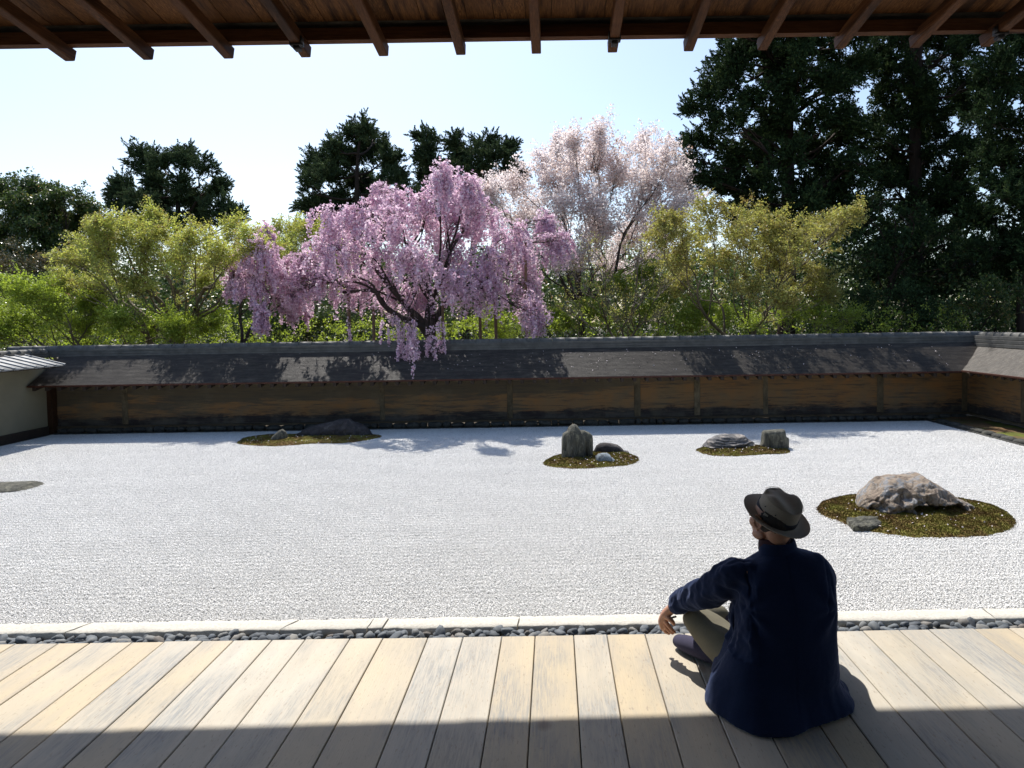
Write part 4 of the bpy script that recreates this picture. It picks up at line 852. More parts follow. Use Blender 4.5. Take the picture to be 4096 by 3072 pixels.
    link('twigs', wb.mesh('twigs', True), root, MT[twig])['kind'] = 'stuff'; cr = spray_object('crown', root, MT[leaf], pts, dirs, np.concatenate(tones), mode, lsize, slen, sn, rng, asp, upflat=(mode == 'vase')); cr['kind'] = 'stuff'
    STAT[label[:40]] = (len(pts), sum(len(q) for q in wb.Q)*2)
    return root
STAT = {}
# --- far evergreens
GC = 'tall dark cedars beyond the wall'
tree('cedar_tree', 'dark cedar with cloud-like tufted crown and sky gaps, left of the pink cherry', 'tree', 375, 42,
     [(300, 352, 42, 34), (345, 342, 34, 30), (400, 325, 36, 22), (400, 350, 26, 30), (445, 360, 22, 24), (262, 395, 34, 24), (330, 395, 44, 34), (390, 390, 24, 30), (250, 430, 38, 26), (300, 440, 40, 30), (350, 440, 44, 34), (420, 425, 42, 26), (470, 410, 34, 26), (480, 450, 42, 30), (420, 465, 44, 30), (516, 470, 22, 22), (350, 480, 60, 30), (280, 480, 50, 30)],
     'conifer', 'l_cedar', 'bark_k', 101, ntw=42, lsize=.115, trunk_r=.42, group=GC, spread=.10, tw_r=.014, asp=.28, sub=5, inner=.25, per=9, dy=(-2, 2), slen=.42, sn=60)
tree('cedar_tree', 'conical dark cedar with pointed top, left of two and behind the pink cherry', 'tree', 770, 40,
     [(785, 268, 26, 24), (765, 295, 40, 26), (815, 310, 40, 28), (725, 320, 42, 28), (770, 335, 56, 34), (840, 345, 36, 34), (690, 350, 36, 30), (720, 375, 56, 34), (790, 385, 64, 40), (850, 385, 34, 36), (665, 400, 28, 28), (675, 435, 38, 30), (740, 430, 70, 40), (820, 440, 66, 44), (700, 480, 60, 40), (780, 500, 80, 44)],
     'conifer', 'l_cedar', 'bark_k', 102, ntw=42, lsize=.115, trunk_r=.40, group=GC, spread=.10, tw_r=.013, asp=.28, sub=5, inner=.2, per=9, dy=(-2, 2), slen=.42, sn=60)
tree('cedar_tree', 'broad dark cedar with several rounded tops, directly behind the highest pink blossom', 'tree', 1000, 41,
     [(920, 300, 34, 26), (915, 335, 40, 34), (985, 300, 28, 26), (985, 335, 34, 34), (1045, 305, 32, 24), (1050, 340, 44, 36), (1098, 322, 28, 26), (1098, 360, 30, 34), (920, 380, 48, 40), (990, 385, 48, 40), (1060, 395, 52, 40), (1120, 380, 18, 24), (930, 440, 60, 40), (1030, 450, 70, 44)],
     'conifer', 'l_cedar', 'bark_k', 103, ntw=42, lsize=.115, trunk_r=.38, group=GC, spread=.10, tw_r=.013, asp=.28, sub=5, inner=.2, per=9, dy=(-2, 2), slen=.42, sn=60)
tree('evergreen_tree', 'large glossy broadleaf evergreen with dense rounded crown at the far left', 'tree', 175, 34,
     [(20, 420, 50, 36), (80, 410, 54, 32), (135, 425, 44, 26), (40, 460, 70, 44), (110, 460, 56, 36), (170, 455, 46, 30), (205, 475, 36, 30), (-40, 430, 60, 50), (20, 510, 70, 34), (150, 500, 44, 36), (95, 500, 50, 34), (225, 500, 30, 26), (190, 530, 50, 30), (-60, 500, 70, 60), (60, 560, 90, 40), (160, 580, 70, 40)],
     'round', 'l_broad', 'bark_k', 104, ntw=36, lsize=.12, dy=(-1.5, 1.5), trunk_r=.28, spread=.12, tw_r=.014, asp=.5, sub=5, inner=.15, per=5, slen=.42, sn=34)
GH = 'tall cypresses on the right beyond the wall'
hin = []
rg = random.Random(4)
def cyp(u0, u1, vt, vb, su=52, sv=48):
    out = []; v = vt; k = 0
    while v < vb:
        u = u0+(su/2 if k % 2 else 0)
        while u < u1: out.append((u+rg.uniform(-14, 14), v+rg.uniform(-14, 14), rg.uniform(36, 50), rg.uniform(28, 40), rg.uniform(-1.6, 1.6))); u += su
        v += sv; k += 1
    return out
edgeL = [(1570, 110, 34, 30), (1550, 150, 34, 28), (1575, 190, 44, 30), (1535, 200, 30, 22), (1490, 240, 30, 18), (1540, 250, 44, 30), (1510, 290, 44, 30), (1500, 340, 44, 34), (1560, 330, 50, 36), (1510, 385, 44, 30), (1570, 395, 50, 34), (1620, 440, 60, 34), (1600, 130, 40, 40), (1630, 100, 40, 30)]
tree('cypress_tree', 'towering dark cypress beside the white cherry, the one with its left edge against the sky', 'tree', 1690, 27,
     edgeL + cyp(1600, 1870, 60, 540) + [(1660, -60, 60, 60), (1720, -160, 60, 70), (1700, 30, 80, 50), (1780, 10, 60, 50), (1690, -280, 40, 70), (1690, -360, 60, 60), (1720, -420, 50, 50), (1620, -330, 60, 60), (1580, -200, 70, 60), (1800, -180, 70, 60), (1630, -120, 70, 50)],
     'conifer', 'l_cypress', 'bark_k', 105, ntw=42, per=7, slen=.46, sn=46, lsize=.095, trunk_r=.38, group=GH, spread=.075, tw_r=.012, asp=.42, sub=4, inner=.25)
tree('cypress_tree', 'towering dark cypress filling the upper right, second from the white cherry', 'tree', 1985, 29,
     cyp(1890, 2110, 60, 600) + [(1990, -60, 70, 60), (2000, -160, 60, 70), (1960, 30, 80, 50), (2060, 20, 60, 50), (1990, -280, 40, 70), (2010, 600, 70, 40), (1990, -360, 60, 60), (2020, -420, 50, 50), (1920, -330, 60, 60), (1880, -200, 70, 60), (2100, -180, 70, 60), (1930, -120, 70, 50)],
     'conifer', 'l_cypress', 'bark_k', 106, ntw=42, per=7, slen=.46, sn=46, lsize=.095, trunk_r=.36, group=GH, spread=.08, tw_r=.012, asp=.42, sub=4, inner=.25)
tree('cypress_tree', 'towering dark cypress with bare lower trunk at the right edge', 'tree', 2216, 24,
     cyp(2120, 2330, 60, 600) + [(2200, -60, 70, 60), (2240, -160, 60, 70), (2170, 30, 80, 50), (2270, 20, 60, 50), (2220, -280, 40, 70), (2220, -360, 60, 60), (2250, -420, 50, 50), (2150, -330, 60, 60), (2110, -200, 70, 60), (2330, -180, 70, 60), (2160, -120, 70, 50)],
     'conifer', 'l_cypress', 'bark_k', 107, ntw=42, per=7, slen=.46, sn=46, lsize=.095, trunk_r=.15, group=GH, spread=.07, tw_r=.010, asp=.42, sub=4, inner=.25)
tree('evergreen_tree', 'shaded broadleaf evergreen with open forked limbs between the cypress trunks', 'tree', 1890, 25,
     [(1850, 470, 50, 40), (1900, 430, 50, 40), (1960, 470, 50, 40), (1930, 520, 60, 30), (2040, 500, 50, 36), (1870, 560, 60, 34), (1960, 580, 60, 34), (2060, 570, 60, 40)],
     'round', 'l_cypress', 'bark_k', 108, ntw=30, per=3, slen=.36, sn=14, lsize=.085, trunk_r=.14, spread=.08, tw_r=.010, asp=.55, sub=5, inner=.3)
GB = 'evergreen shrubs growing behind the wall'
for (lb_, u, Y, bl, lf, sd_) in [
    ('bronze-tipped clipped hedge at the far left edge, below the glossy evergreen', 40, 25, [(0, 560, 70, 26), (60, 550, 60, 18), (30, 590, 80, 34), (100, 575, 40, 20), (0, 640, 80, 40), (-40, 580, 60, 50)], 'l_photinia', 201),
    ('glossy dark camellia bush beneath the left half of the pink cherry', 640, 24, [(620, 670, 50, 34), (680, 680, 60, 40), (740, 690, 50, 34), (590, 710, 40, 24), (660, 720, 60, 26)], 'l_broad', 202),
    ('dark bush behind the wall at the foot of the left maple', 170, 25, [(110, 680, 60, 40), (200, 690, 70, 40), (40, 700, 60, 36), (290, 700, 60, 36), (370, 690, 60, 40)], 'l_cypress', 203),
    ('dark green bush right of the right maple, under the cypresses', 1930, 23, [(1880, 650, 60, 40), (1950, 640, 60, 44), (1900, 690, 70, 34), (1840, 690, 50, 30), (2010, 680, 50, 40)], 'l_cypress', 204),
    ('glossy camellia bush with sunlit leaves near the right end of the wall', 2100, 22.5, [(2080, 650, 60, 44), (2130, 630, 50, 40), (2160, 680, 50, 30), (2070, 690, 60, 30), (2190, 640, 30, 50)], 'l_broad', 205),
    ('mixed brown and green bush at the right edge, above the camellia', 2150, 26, [(2110, 560, 50, 34), (2160, 540, 50, 34), (2080, 580, 50, 30), (2200, 570, 40, 40), (2040, 600, 40, 24)], 'l_photinia', 206)]:
    tree('evergreen_shrub', lb_, 'shrub', u, Y, bl, 'round', lf, 'bark_k', sd_, ntw=45, per=5, slen=.3, sn=18, lsize=.075, trunk_r=.06, group=GB, spread=.06, tw_r=.007, sub=4, fork=.3, asp=.55)
# --- maples
tree('maple_tree', 'wide yellow-green maple with fine fresh leaves, left of the small pink cherry', 'tree', 400, 20.6,
     [(200, 540, 50, 30), (260, 515, 50, 28), (310, 500, 34, 26), (350, 522, 56, 28), (420, 522, 56, 26), (490, 512, 50, 24), (540, 530, 44, 32), (590, 545, 34, 34), (170, 570, 50, 34), (240, 560, 60, 40), (320, 560, 60, 40), (400, 560, 60, 40), (470, 560, 50, 40), (530, 580, 44, 34), (140, 620, 60, 26), (210, 630, 60, 30), (300, 620, 56, 30), (450, 620, 44, 26), (332, 480, 12, 16), (225, 498, 14, 18)],
     'vase', 'l_maple', 'bark_m', 110, ntw=105, per=7, dy=(-2.3, 1.0), diff=1.2, lift_=.2, slen=.27, sn=17, lsize=.050, trunk_r=.17, spread=.035, tw_r=.006, twig='twig_p', sub=6, fork=.42, inner=.35)
tree('maple_tree', 'low bright green maple spreading along the wall top at the far left', 'tree', 165, 20,
     [(60, 640, 60, 20), (120, 650, 60, 20), (40, 690, 60, 20), (110, 695, 70, 22), (190, 680, 50, 20), (250, 700, 60, 20), (180, 725, 60, 16), (300, 720, 60, 18), (20, 720, 50, 18), (370, 715, 40, 16), (-30, 700, 40, 24), (440, 700, 30, 14)],
     'vase', 'l_maple2', 'bark_m', 111, ntw=110, per=8, dy=(-1.2, .8), diff=1.2, lift_=.12, slen=.28, sn=22, lsize=.048, trunk_r=.12, spread=.035, tw_r=.005, twig='twig_p', sub=6, fork=.5, inner=.3)
tree('maple_tree', 'yellow-green tree showing behind the pink cherry, in the gap left of the conical cedar', 'tree', 640, 27,
     [(610, 510, 36, 30), (650, 500, 36, 34), (690, 520, 40, 40), (640, 560, 60, 40), (720, 570, 60, 40), (600, 600, 50, 40)],
     'vase', 'l_maple', 'bark_m', 112, ntw=90, per=7, slen=.3, sn=24, lsize=.055, trunk_r=.12, spread=.05, tw_r=.006, twig='twig_p', sub=5, inner=.3)
tree('maple_tree', 'golden-green maple reaching to the right in front of the cypresses', 'tree', 1590, 20.2,
     [(1470, 490, 44, 28), (1530, 472, 50, 24), (1590, 470, 50, 24), (1640, 480, 44, 24), (1690, 498, 40, 22), (1745, 500, 34, 14), (1800, 484, 24, 8), (1830, 472, 12, 6), (1440, 510, 40, 34), (1510, 510, 56, 36), (1580, 515, 56, 36), (1650, 525, 50, 30), (1720, 520, 44, 24), (1480, 560, 50, 34), (1560, 570, 50, 26), (1640, 575, 50, 20), (1700, 570, 50, 14), (1760, 590, 50, 12), (1620, 620, 60, 16), (1700, 630, 56, 12), (1790, 635, 50, 9), (1680, 660, 50, 10), (1480, 610, 50, 20)],
     'vase', 'l_olive', 'bark_m', 113, ntw=95, per=7, dy=(-2.2, 1.2), diff=1.3, lift_=-.02, slen=.25, sn=15, lsize=.050, trunk_r=.10, spread=.03, tw_r=.0055, twig='twig_p', sub=6, fork=.38, inner=.35)
tree('maple_tree', 'bright green young maple behind the bare-twigged tree, right of the pink cherry', 'tree', 1420, 23.5,
     [(1400, 600, 50, 30), (1460, 590, 50, 34), (1340, 630, 50, 30), (1430, 650, 60, 30), (1290, 680, 60, 26), (1370, 690, 60, 24), (1500, 670, 60, 26), (1230, 700, 50, 20), (1560, 690, 40, 18), (1460, 705, 60, 18), (1150, 690, 50, 24), (1080, 700, 40, 20)],
     'vase', 'l_maple2', 'bark_m', 114, ntw=90, per=7, slen=.28, sn=22, lsize=.05, trunk_r=.09, spread=.05, tw_r=.005, twig='twig_p', sub=5, inner=.3)
tree('maple_tree', 'low green maple in shade under the golden-green maple, along the wall', 'tree', 1770, 20.5,
     [(1700, 690, 50, 14), (1760, 680, 50, 16), (1820, 690, 50, 14), (1780, 705, 60, 12), (1640, 705, 40, 10)],
     'vase', 'l_maple2', 'bark_m', 115, ntw=90, per=4, slen=.26, sn=12, lsize=.046, trunk_r=.06, spread=.035, tw_r=.005, twig='twig_p', sub=5, inner=.3)
tree('bare_tree', 'nearly bare tree of fine brushy twigs between the pink cherry and the golden-green maple', 'tree', 1360, 20.5,
     [(1250, 600, 50, 40), (1310, 580, 50, 40), (1370, 560, 50, 40), (1430, 560, 44, 40), (1230, 660, 50, 30), (1300, 650, 56, 34), (1370, 640, 56, 40), (1440, 620, 50, 40), (1330, 695, 50, 20), (1420, 690, 40, 20), (1280, 540, 40, 30), (1390, 510, 34, 30)],
     'vase', 'l_olive', 'bark_m', 116, ntw=150, per=1, dy=(-2, .8), slen=.25, sn=7, lsize=.035, trunk_r=.08, spread=.03, tw_r=.005, twig='twig_g', sub=6, inner=.5)
# --- cherries
tree('cherry_tree', 'tall pale white-pink cherry with upright wispy branches, beside the cypresses', 'tree', 1245, 26,
     [(1205, 325, 16, 16), (1235, 318, 18, 20), (1298, 300, 12, 20), (1290, 330, 26, 22), (1175, 362, 30, 22), (1230, 362, 40, 24), (1290, 365, 40, 26), (1345, 350, 30, 26), (1385, 318, 16, 22), (1400, 350, 40, 28), (1440, 350, 26, 30), (1120, 410, 40, 26), (1190, 410, 50, 30), (1260, 420, 50, 34), (1330, 410, 50, 34), (1400, 405, 50, 34), (1460, 400, 30, 34), (1080, 440, 40, 26), (1060, 425, 26, 18), (1150, 455, 50, 30), (1220, 465, 60, 34), (1300, 475, 60, 36), (1380, 465, 60, 36), (1450, 455, 50, 36), (1490, 430, 30, 30), (1120, 500, 50, 30), (1190, 520, 60, 34), (1270, 530, 60, 34), (1350, 525, 60, 34), (1420, 520, 50, 34), (1240, 580, 60, 30), (1320, 590, 60, 30), (1400, 580, 50, 30), (1180, 570, 50, 30)],
     'vase', 'l_white', 'bark_c', 120, ntw=80, per=7, dy=(-1.5, 1.5), diff=1.6, lift_=.55, slen=.40, sn=18, lsize=.066, trunk_r=.15, spread=.055, tw_r=.006, sub=6, fork=.5, inner=.25, group='flowering cherries beyond the wall')
tree('cherry_tree', 'large weeping cherry covered in hanging pink blossom, branches trailing over the wall', 'tree', 925, 19.4,
     [(965, 385, 44, 22), (1010, 400, 26, 20), (820, 410, 30, 20), (860, 425, 50, 26), (920, 430, 56, 30), (980, 430, 50, 30), (1040, 440, 40, 28), (720, 470, 44, 26), (780, 470, 50, 28), (850, 475, 56, 34), (920, 485, 60, 36), (990, 480, 60, 36), (1060, 480, 50, 30), (1110, 500, 44, 30), (1180, 475, 32, 26), (1200, 520, 30, 30), (690, 520, 40, 26), (740, 540, 56, 34), (820, 545, 60, 40), (900, 555, 60, 40), (980, 550, 60, 40), (1060, 550, 56, 36), (1130, 560, 44, 40), (650, 565, 40, 26), (690, 600, 50, 30), (760, 610, 50, 40), (830, 620, 50, 40), (900, 630, 44, 40), (980, 620, 50, 40), (1050, 620, 50, 40), (1140, 620, 40, 50), (1160, 670, 30, 50), (640, 630, 30, 30), (960, 375, 24, 12)],
     'weep', 'l_pink', 'bark_c', 121, ntw=150, per=5, dy=(-2.0, 1.2), diff=1.8, slen=.26, sn=11, lsize=.058, trunk_r=.17, spread=.026, tw_r=.0042, sub=7, fork=.52, inner=.12, asp=.85, group='flowering cherries beyond the wall')
tree('cherry_tree', 'small pink weeping cherry with dark forked mossy trunk, left of the large one', 'tree', 490, 19.2,
     [(520, 560, 40, 20), (570, 545, 40, 22), (600, 580, 50, 26), (540, 600, 40, 24), (610, 630, 40, 26), (505, 590, 24, 22), (585, 505, 24, 12), (570, 680, 30, 18), (640, 660, 34, 26)],
     'weep', 'l_pink', 'bark_c', 122, ntw=100, per=6, dy=(-1.2, .6), slen=.24, sn=24, lsize=.048, trunk_r=.085, spread=.026, tw_r=.0042, sub=6, fork=.55, inner=.12, asp=.85, group='flowering cherries beyond the wall')
# trailing strands over the wall: a low limb of the large cherry
def strands():
    root = [o for o in COL.objects if o.name.startswith('cherry_tree') and o['label'].startswith('large weeping')][0]
    rng = np.random.default_rng(77); wb = MB(); lb = MB(); tb = MB()
    st = np.array(P(915*S2, 600*S2, 19.4)); 
    for (u, vt, vb, yy, n) in [(868, 720, 820, 16.9, 8), (885, 730, 818, 16.8, 9), (900, 715, 790, 16.8, 8), (930, 740, 815, 16.9, 6), (950, 720, 790, 17.0, 5), (850, 700, 760, 17.2, 6), (750, 720, 768, 17.3, 2), (825, 720, 765, 17.2, 2), (1165, 730, 752, 17.3, 2), (893, 760, 862, 16.2, 1)]:
        tgt = np.array(P(u*S2, (vt-45)*S2, yy+.25)); limb = curve_noise(bez(st[None], ((st+tgt)/2+np.array([0, 0, .55]))[None], tgt[None], 12), .04, rng)
        tubes(tb, limb, np.linspace(.022, .007, 12)[None], 5)
        for k in range(n):
            e = np.array(P((u+rng.uniform(-14, 14))*S2, (vb-rng.uniform(0, 45))*S2, yy-rng.uniform(0, .2))); t = np.linspace(0, 1, 12)[:, None]
            s0 = tgt+rng.normal(0, .06, 3); pth = s0*(1-t)+e*t; pth[:, :2] = s0[:2]+(e[:2]-s0[:2])*(1-(1-t)**2.2)
            pth = curve_noise(pth[None], .015, rng); tubes(wb, pth, np.linspace(.005, .0018, 12)[None], 3)
            nl = int(8+np.linalg.norm(e-s0)*70); ti = .2+.8*rng.random(nl)**.7
            cl = rng.random(7); ti = np.where(rng.random(nl) < .5, np.clip(cl[rng.integers(0, 7, nl)]*.8+.2+rng.normal(0, .02, nl), .1, 1), ti)
            f = ti*11; i0 = np.minimum(f.astype(int), 10); fr = (f-i0)[:, None]; pp = pth[0][i0]*(1-fr)+pth[0][i0+1]*fr+rng.normal(0, .018, (nl, 3)); leaves(lb, pp, .05, rng, np.clip(rng.normal(.6, .2, nl), 0, 1), .85)
    for nm, mb_, mt_ in (('trailing_branches', tb, 'bark_c'), ('trailing_twigs', wb, 'twig'), ('trailing_blossom', lb, 'l_pink')):
        o = link(nm, mb_.mesh(nm, nm != 'trailing_blossom'), root, MT[mt_]); o['kind'] = 'stuff'
strands()
# thin poles propping the cherry
for i, (u, vt, lab) in enumerate([(757, 610, 'thin wooden prop pole under the left side of the pink cherry'), (807, 660, 'wooden prop pole right of the leftmost one under the pink cherry'), (927, 640, 'wooden prop pole beside the thick central trunk of the pink cherry'), (956, 600, 'pale wooden prop pole just right of the central cherry trunk'), (1073, 560, 'tall straight wooden prop pole under the right side of the pink cherry'), (1037, 640, 'short wooden prop pole left of the tall straight one'), (1136, 520, 'wooden prop pole furthest right under the pink cherry')]):
    p = P(u*S2, 720*S2, 19.2); t_ = P((u-(6 if i in (0, 4) else 1))*S2, vt*S2, 19.3)
    mb = MB(); pth = np.linspace([p.x, p.y, -.2], list(t_), 8)[None]; tubes(mb, pth, np.linspace(.045, .038, 8)[None], 8)
    o = link('prop_pole', mb.mesh('pole', True), mat=MT['pole']); tag(o, lab, 'pole', 'wooden poles propping the weeping cherry')
# --- undergrowth and far wood: one leafy mass each, nobody could count it
def mass(name, label, x0, x1, y0, y1, z0, zf, n, leaf, size, seed):
    rng = np.random.default_rng(seed); x = rng.uniform(x0, x1, n); y = rng.uniform(y0, y1, n)
    h = np.array([zf(a) for a in np.linspace(x0, x1, 200)]); hh = np.interp(x, np.linspace(x0, x1, 200), h)
    q = rng.random(n)**.7; z = z0+(hh-z0)*q
    cx = np.sin(x*2.1+y*1.3)*np.sin(x*.9-y*2.2+z*2.5); keep = cx+rng.normal(0, .4, n) > -.35
    p = np.stack([x, y, z], 1)[keep]; d = rng.normal(size=p.shape); d[:, 2] = abs(d[:, 2])*.5; d /= np.linalg.norm(d, axis=1, keepdims=True)
    o = spray_object(name, None, MT[leaf], p, d, rng.normal(0, .12, len(p)), 'round', size, size*4.5, 22, rng, .6); tag(o, label, 'undergrowth', kind='stuff'); return o
fn = lambda s, a, b_: (lambda x: a+b_*noise.noise(Vector((x*.35, s, 0)))+b_*.4*noise.noise(Vector((x*1.3, s, 2))))
mass('undergrowth', 'low green leafy undergrowth just behind the earthen wall', -18, 12, 20.5, 24, -.1, fn(1, 2.6, .5), 2600, 'l_maple2', .07, 301)
mass('distant_wood', 'distant dark wood seen between the trunks', -45, 50, 50, 62, -.1, fn(2, 6.2, 2.2), 5200, 'l_broad', .34, 302)
mass('undergrowth', 'belt of mixed green trees and bushes behind the maples and cherries', -27, 14, 29, 35, -.1, fn(7, 5.5, 1.2), 5200, 'l_broad', .15, 304)
mass('undergrowth', 'dark shaded undergrowth beneath the cypresses on the right', 9, 24, 24, 31, -.1, fn(3, 5.4, 1.4), 2600, 'l_cypress', .13, 303)
print('STAT', STAT, sum(v[0] for v in STAT.values()), sum(v[1] for v in STAT.values()))
#TREES-END
#PERSON-BEGIN
# ------------------------------------------------------------------ SEATED PERSON
person = empty('person', (0.92, 2.98, DECK)); tag(person, 'person in a navy jacket and dark hat sitting cross-legged on the veranda, seen from behind', 'person')
DZ = DECK
def V3(x, y, h): return Vector((x, y, DZ+h))
def tube_mesh(bm, pts, seg=20, cap=True, asp=None):
    """pts: (x, y, h, r[, flatten]) -> closed tube with rounded ends"""
    P_ = [V3(*p[:3]) for p in pts]; R_ = [p[3] for p in pts]; A_ = [p[4] if len(p) > 4 else 1.0 for p in pts]
    # smooth resample
    n = len(P_); T = np.linspace(0, n-1, (n-1)*6+1); out = []
    def cr(a, b, c, d, t): return .5*((2*b)+(c-a)*t+(2*a-5*b+4*c-d)*t*t+(3*b-3*c+d-a)*t*t*t)
    for t in T:
        i = min(int(t), n-2); f = t-i; g_ = lambda L_, k: L_[max(0, min(n-1, k))]
        out.append((cr(g_(P_, i-1), g_(P_, i), g_(P_, i+1), g_(P_, i+2), f), cr(g_(R_, i-1), g_(R_, i), g_(R_, i+1), g_(R_, i+2), f), g_(A_, i)*(1-f)+g_(A_, i+1)*f))
    if cap:
        d0 = (out[0][0]-out[1][0]).normalized(); d1 = (out[-1][0]-out[-2][0]).normalized(); r0 = out[0][1]; r1 = out[-1][1]
        out = [(out[0][0]+d0*r0*math.sin(a), r0*math.cos(a), out[0][2]) for a in (1.45, 1.1, .7, .35)] + out + [(out[-1][0]+d1*r1*math.sin(a), r1*math.cos(a), out[-1][2]) for a in (.35, .7, 1.1, 1.45)]
    rings = []; up_ = Vector((0, 0, 1)); prev = None
    for i, (p, r_, a_) in enumerate(out):
        t = (out[min(i+1, len(out)-1)][0]-out[max(i-1, 0)][0]).normalized()
        if prev is None:
            x = t.cross(up_); x = Vector((1, 0, 0)) if x.length < .05 else x.normalized()
        else: x = (prev-t*prev.dot(t)).normalized()
        prev = x; y = t.cross(x); rings.append([bm.verts.new(p+x*r_*math.cos(k/seg*6.2832)+y*r_*a_*math.sin(k/seg*6.2832)) for k in range(seg)])
    for i in range(len(rings)-1):
        for k in range(seg): bm.faces.new((rings[i][k], rings[i][(k+1) % seg], rings[i+1][(k+1) % seg], rings[i+1][k]))
    bm.faces.new(rings[0][::-1]); bm.faces.new(rings[-1])
def ring_loft(bm, rings):
    vs = [[bm.verts.new(Vector(p)) for p in r_] for r_ in rings]; n = len(vs[0])
    for i in range(len(vs)-1):
        for k in range(n): bm.faces.new((vs[i][k], vs[i][(k+1) % n], vs[i+1][(k+1) % n], vs[i+1][k]))
    bm.faces.new(vs[0][::-1]); bm.faces.new(vs[-1])
def ellipsoid(bm, c, r, rot=None):
    M4 = Matrix.Translation(c) @ (rot or Matrix.Identity(4)) @ Matrix.Diagonal((*r, 1)); bmesh.ops.create_uvsphere(bm, u_segments=28, v_segments=18, radius=1, matrix=M4)
def solidify_mesh(bm, name, voxel, parent, mat_, smooth=3, wr=None, fac=.5):
    bmesh.ops.recalc_face_normals(bm, faces=bm.faces); me = bpy.data.meshes.new('tmp'); bm.to_mesh(me); bm.free()
    o = bpy.data.objects.new('tmp', me); COL.objects.link(o); md = o.modifiers.new('r', 'REMESH'); md.mode = 'VOXEL'; md.voxel_size = voxel
    if smooth: ms = o.modifiers.new('s', 'SMOOTH'); ms.iterations = smooth; ms.factor = fac
    dg = bpy.context.evaluated_depsgraph_get(); dg.update(); me2 = bpy.data.meshes.new_from_object(o.evaluated_get(dg)); bpy.data.objects.remove(o); me2.name = name
    if wr:
        n = len(me2.vertices); co = np.empty(n*3); me2.vertices.foreach_get('co', co); co = co.reshape(-1, 3); no = np.empty(n*3); me2.vertices.foreach_get('normal', no); no = no.reshape(-1, 3)
        d = np.array([wr(Vector(c)) for c in co]); co = co+no*d[:, None]; me2.vertices.foreach_set('co', co.ravel())
    for p_ in me2.polygons: p_.use_smooth = True
    me2.materials.clear(); return link(name, me2, parent, mat_)
# --- jacket: one closed shell of torso, skirt and sleeves
TC = Vector((0.935, 2.97))
hem_px = [(2822, 2812), (2855, 2850), (2905, 2882), (2960, 2918), (3011, 2944), (3060, 2957), (3117, 2961), (3180, 2952), (3240, 2925), (3300, 2905), (3360, 2880), (3415, 2858), (3408, 2800), (3370, 2735), (3280, 2700), (3150, 2690), (3000, 2680), (2900, 2690), (2850, 2730), (2826, 2770)]
hem = [G(u, v, DZ) for u, v in hem_px]; hem = sorted([(math.atan2(p.y-TC.y, p.x-TC.x), math.hypot(p.x-TC.x, p.y-TC.y)) for p in hem])
ha = np.array([h[0] for h in hem]); hr = np.array([h[1] for h in hem]); ha = np.r_[ha-6.28318, ha, ha+6.28318]; hr = np.r_[hr, hr, hr]
NS = 64
def hem_ring(k, z, blend, cx, cy, rx, ry, wave=0, kl=0.0):
    out = []
    for i in range(NS):
        a = i/NS*2*math.pi-math.pi; R_ = float(np.interp(a, ha, hr)); px, py = TC.x+R_*math.cos(a), TC.y+R_*math.sin(a)
        n_ = 2.35; c, s_ = math.cos(a), math.sin(a); ex_, ey_ = cx+rx*math.copysign(abs(c)**(2/n_), c), cy+ry*math.copysign(abs(s_)**(2/n_), s_)
        bl = min(1, blend+kl*max(0, -math.cos(a-.15))**2); x, y = px*bl+ex_*(1-bl), py*bl+ey_*(1-bl); out.append((x, y, DZ+z+wave*math.sin(a*5+1)*.5 + .10*(x-TC.x)*max(0, (z-.3)/.3)))
    return out
bm = bmesh.new()
rings = [hem_ring(0, .004, 1, *TC, .25, .2), hem_ring(0, .016, .995, *TC, .25, .2), hem_ring(0, .030, .80, .935, 2.975, .215, .16, kl=.2), hem_ring(0, .055, .48, .935, 2.975, .212, .16, kl=.45), hem_ring(0, .10, .22, .936, 2.97, .210, .155, kl=.6),
         hem_ring(0, .17, .07, .938, 2.965, .206, .150, kl=.38), hem_ring(0, .24, .0, .94, 2.96, .202, .142, kl=.12), hem_ring(0, .32, 0, .94, 2.962, .200, .135), hem_ring(0, .40, 0, .942, 2.97, .204, .132),
         hem_ring(0, .47, 0, .944, 2.985, .205, .126), hem_ring(0, .525, 0, .942, 2.998, .203, .115), hem_ring(0, .56, 0, .940, 3.008, .190, .102), hem_ring(0, .588, 0, .938, 3.014, .160, .090), hem_ring(0, .608, 0, .935, 3.02, .124, .080),
         hem_ring(0, .625, 0, .932, 3.025, .084, .070), hem_ring(0, .638, 0, .930, 3.03, .074, .068), hem_ring(0, .648, 0, .928, 3.035, .070, .067)]
ring_loft(bm, rings)
ARM_L = [(.80, 3.0, .545, .062), (.755, 3.035, .515, .078), (.715, 3.09, .462, .073), (.675, 3.155, .405, .066), (.635, 3.215, .362, .062), (.60, 3.285, .322, .054), (.572, 3.335, .286, .046), (.553, 3.372, .256, .041)]
ARM_R = [(1.07, 3.0, .560, .06), (1.100, 3.03, .50, .075), (1.110, 3.08, .43, .068), (1.135, 3.15, .37, .060), (1.175, 3.24, .31, .054), (1.205, 3.33, .275, .046), (1.20, 3.38, .25, .040)]
tube_mesh(bm, ARM_L, 28); tube_mesh(bm, ARM_R, 28)
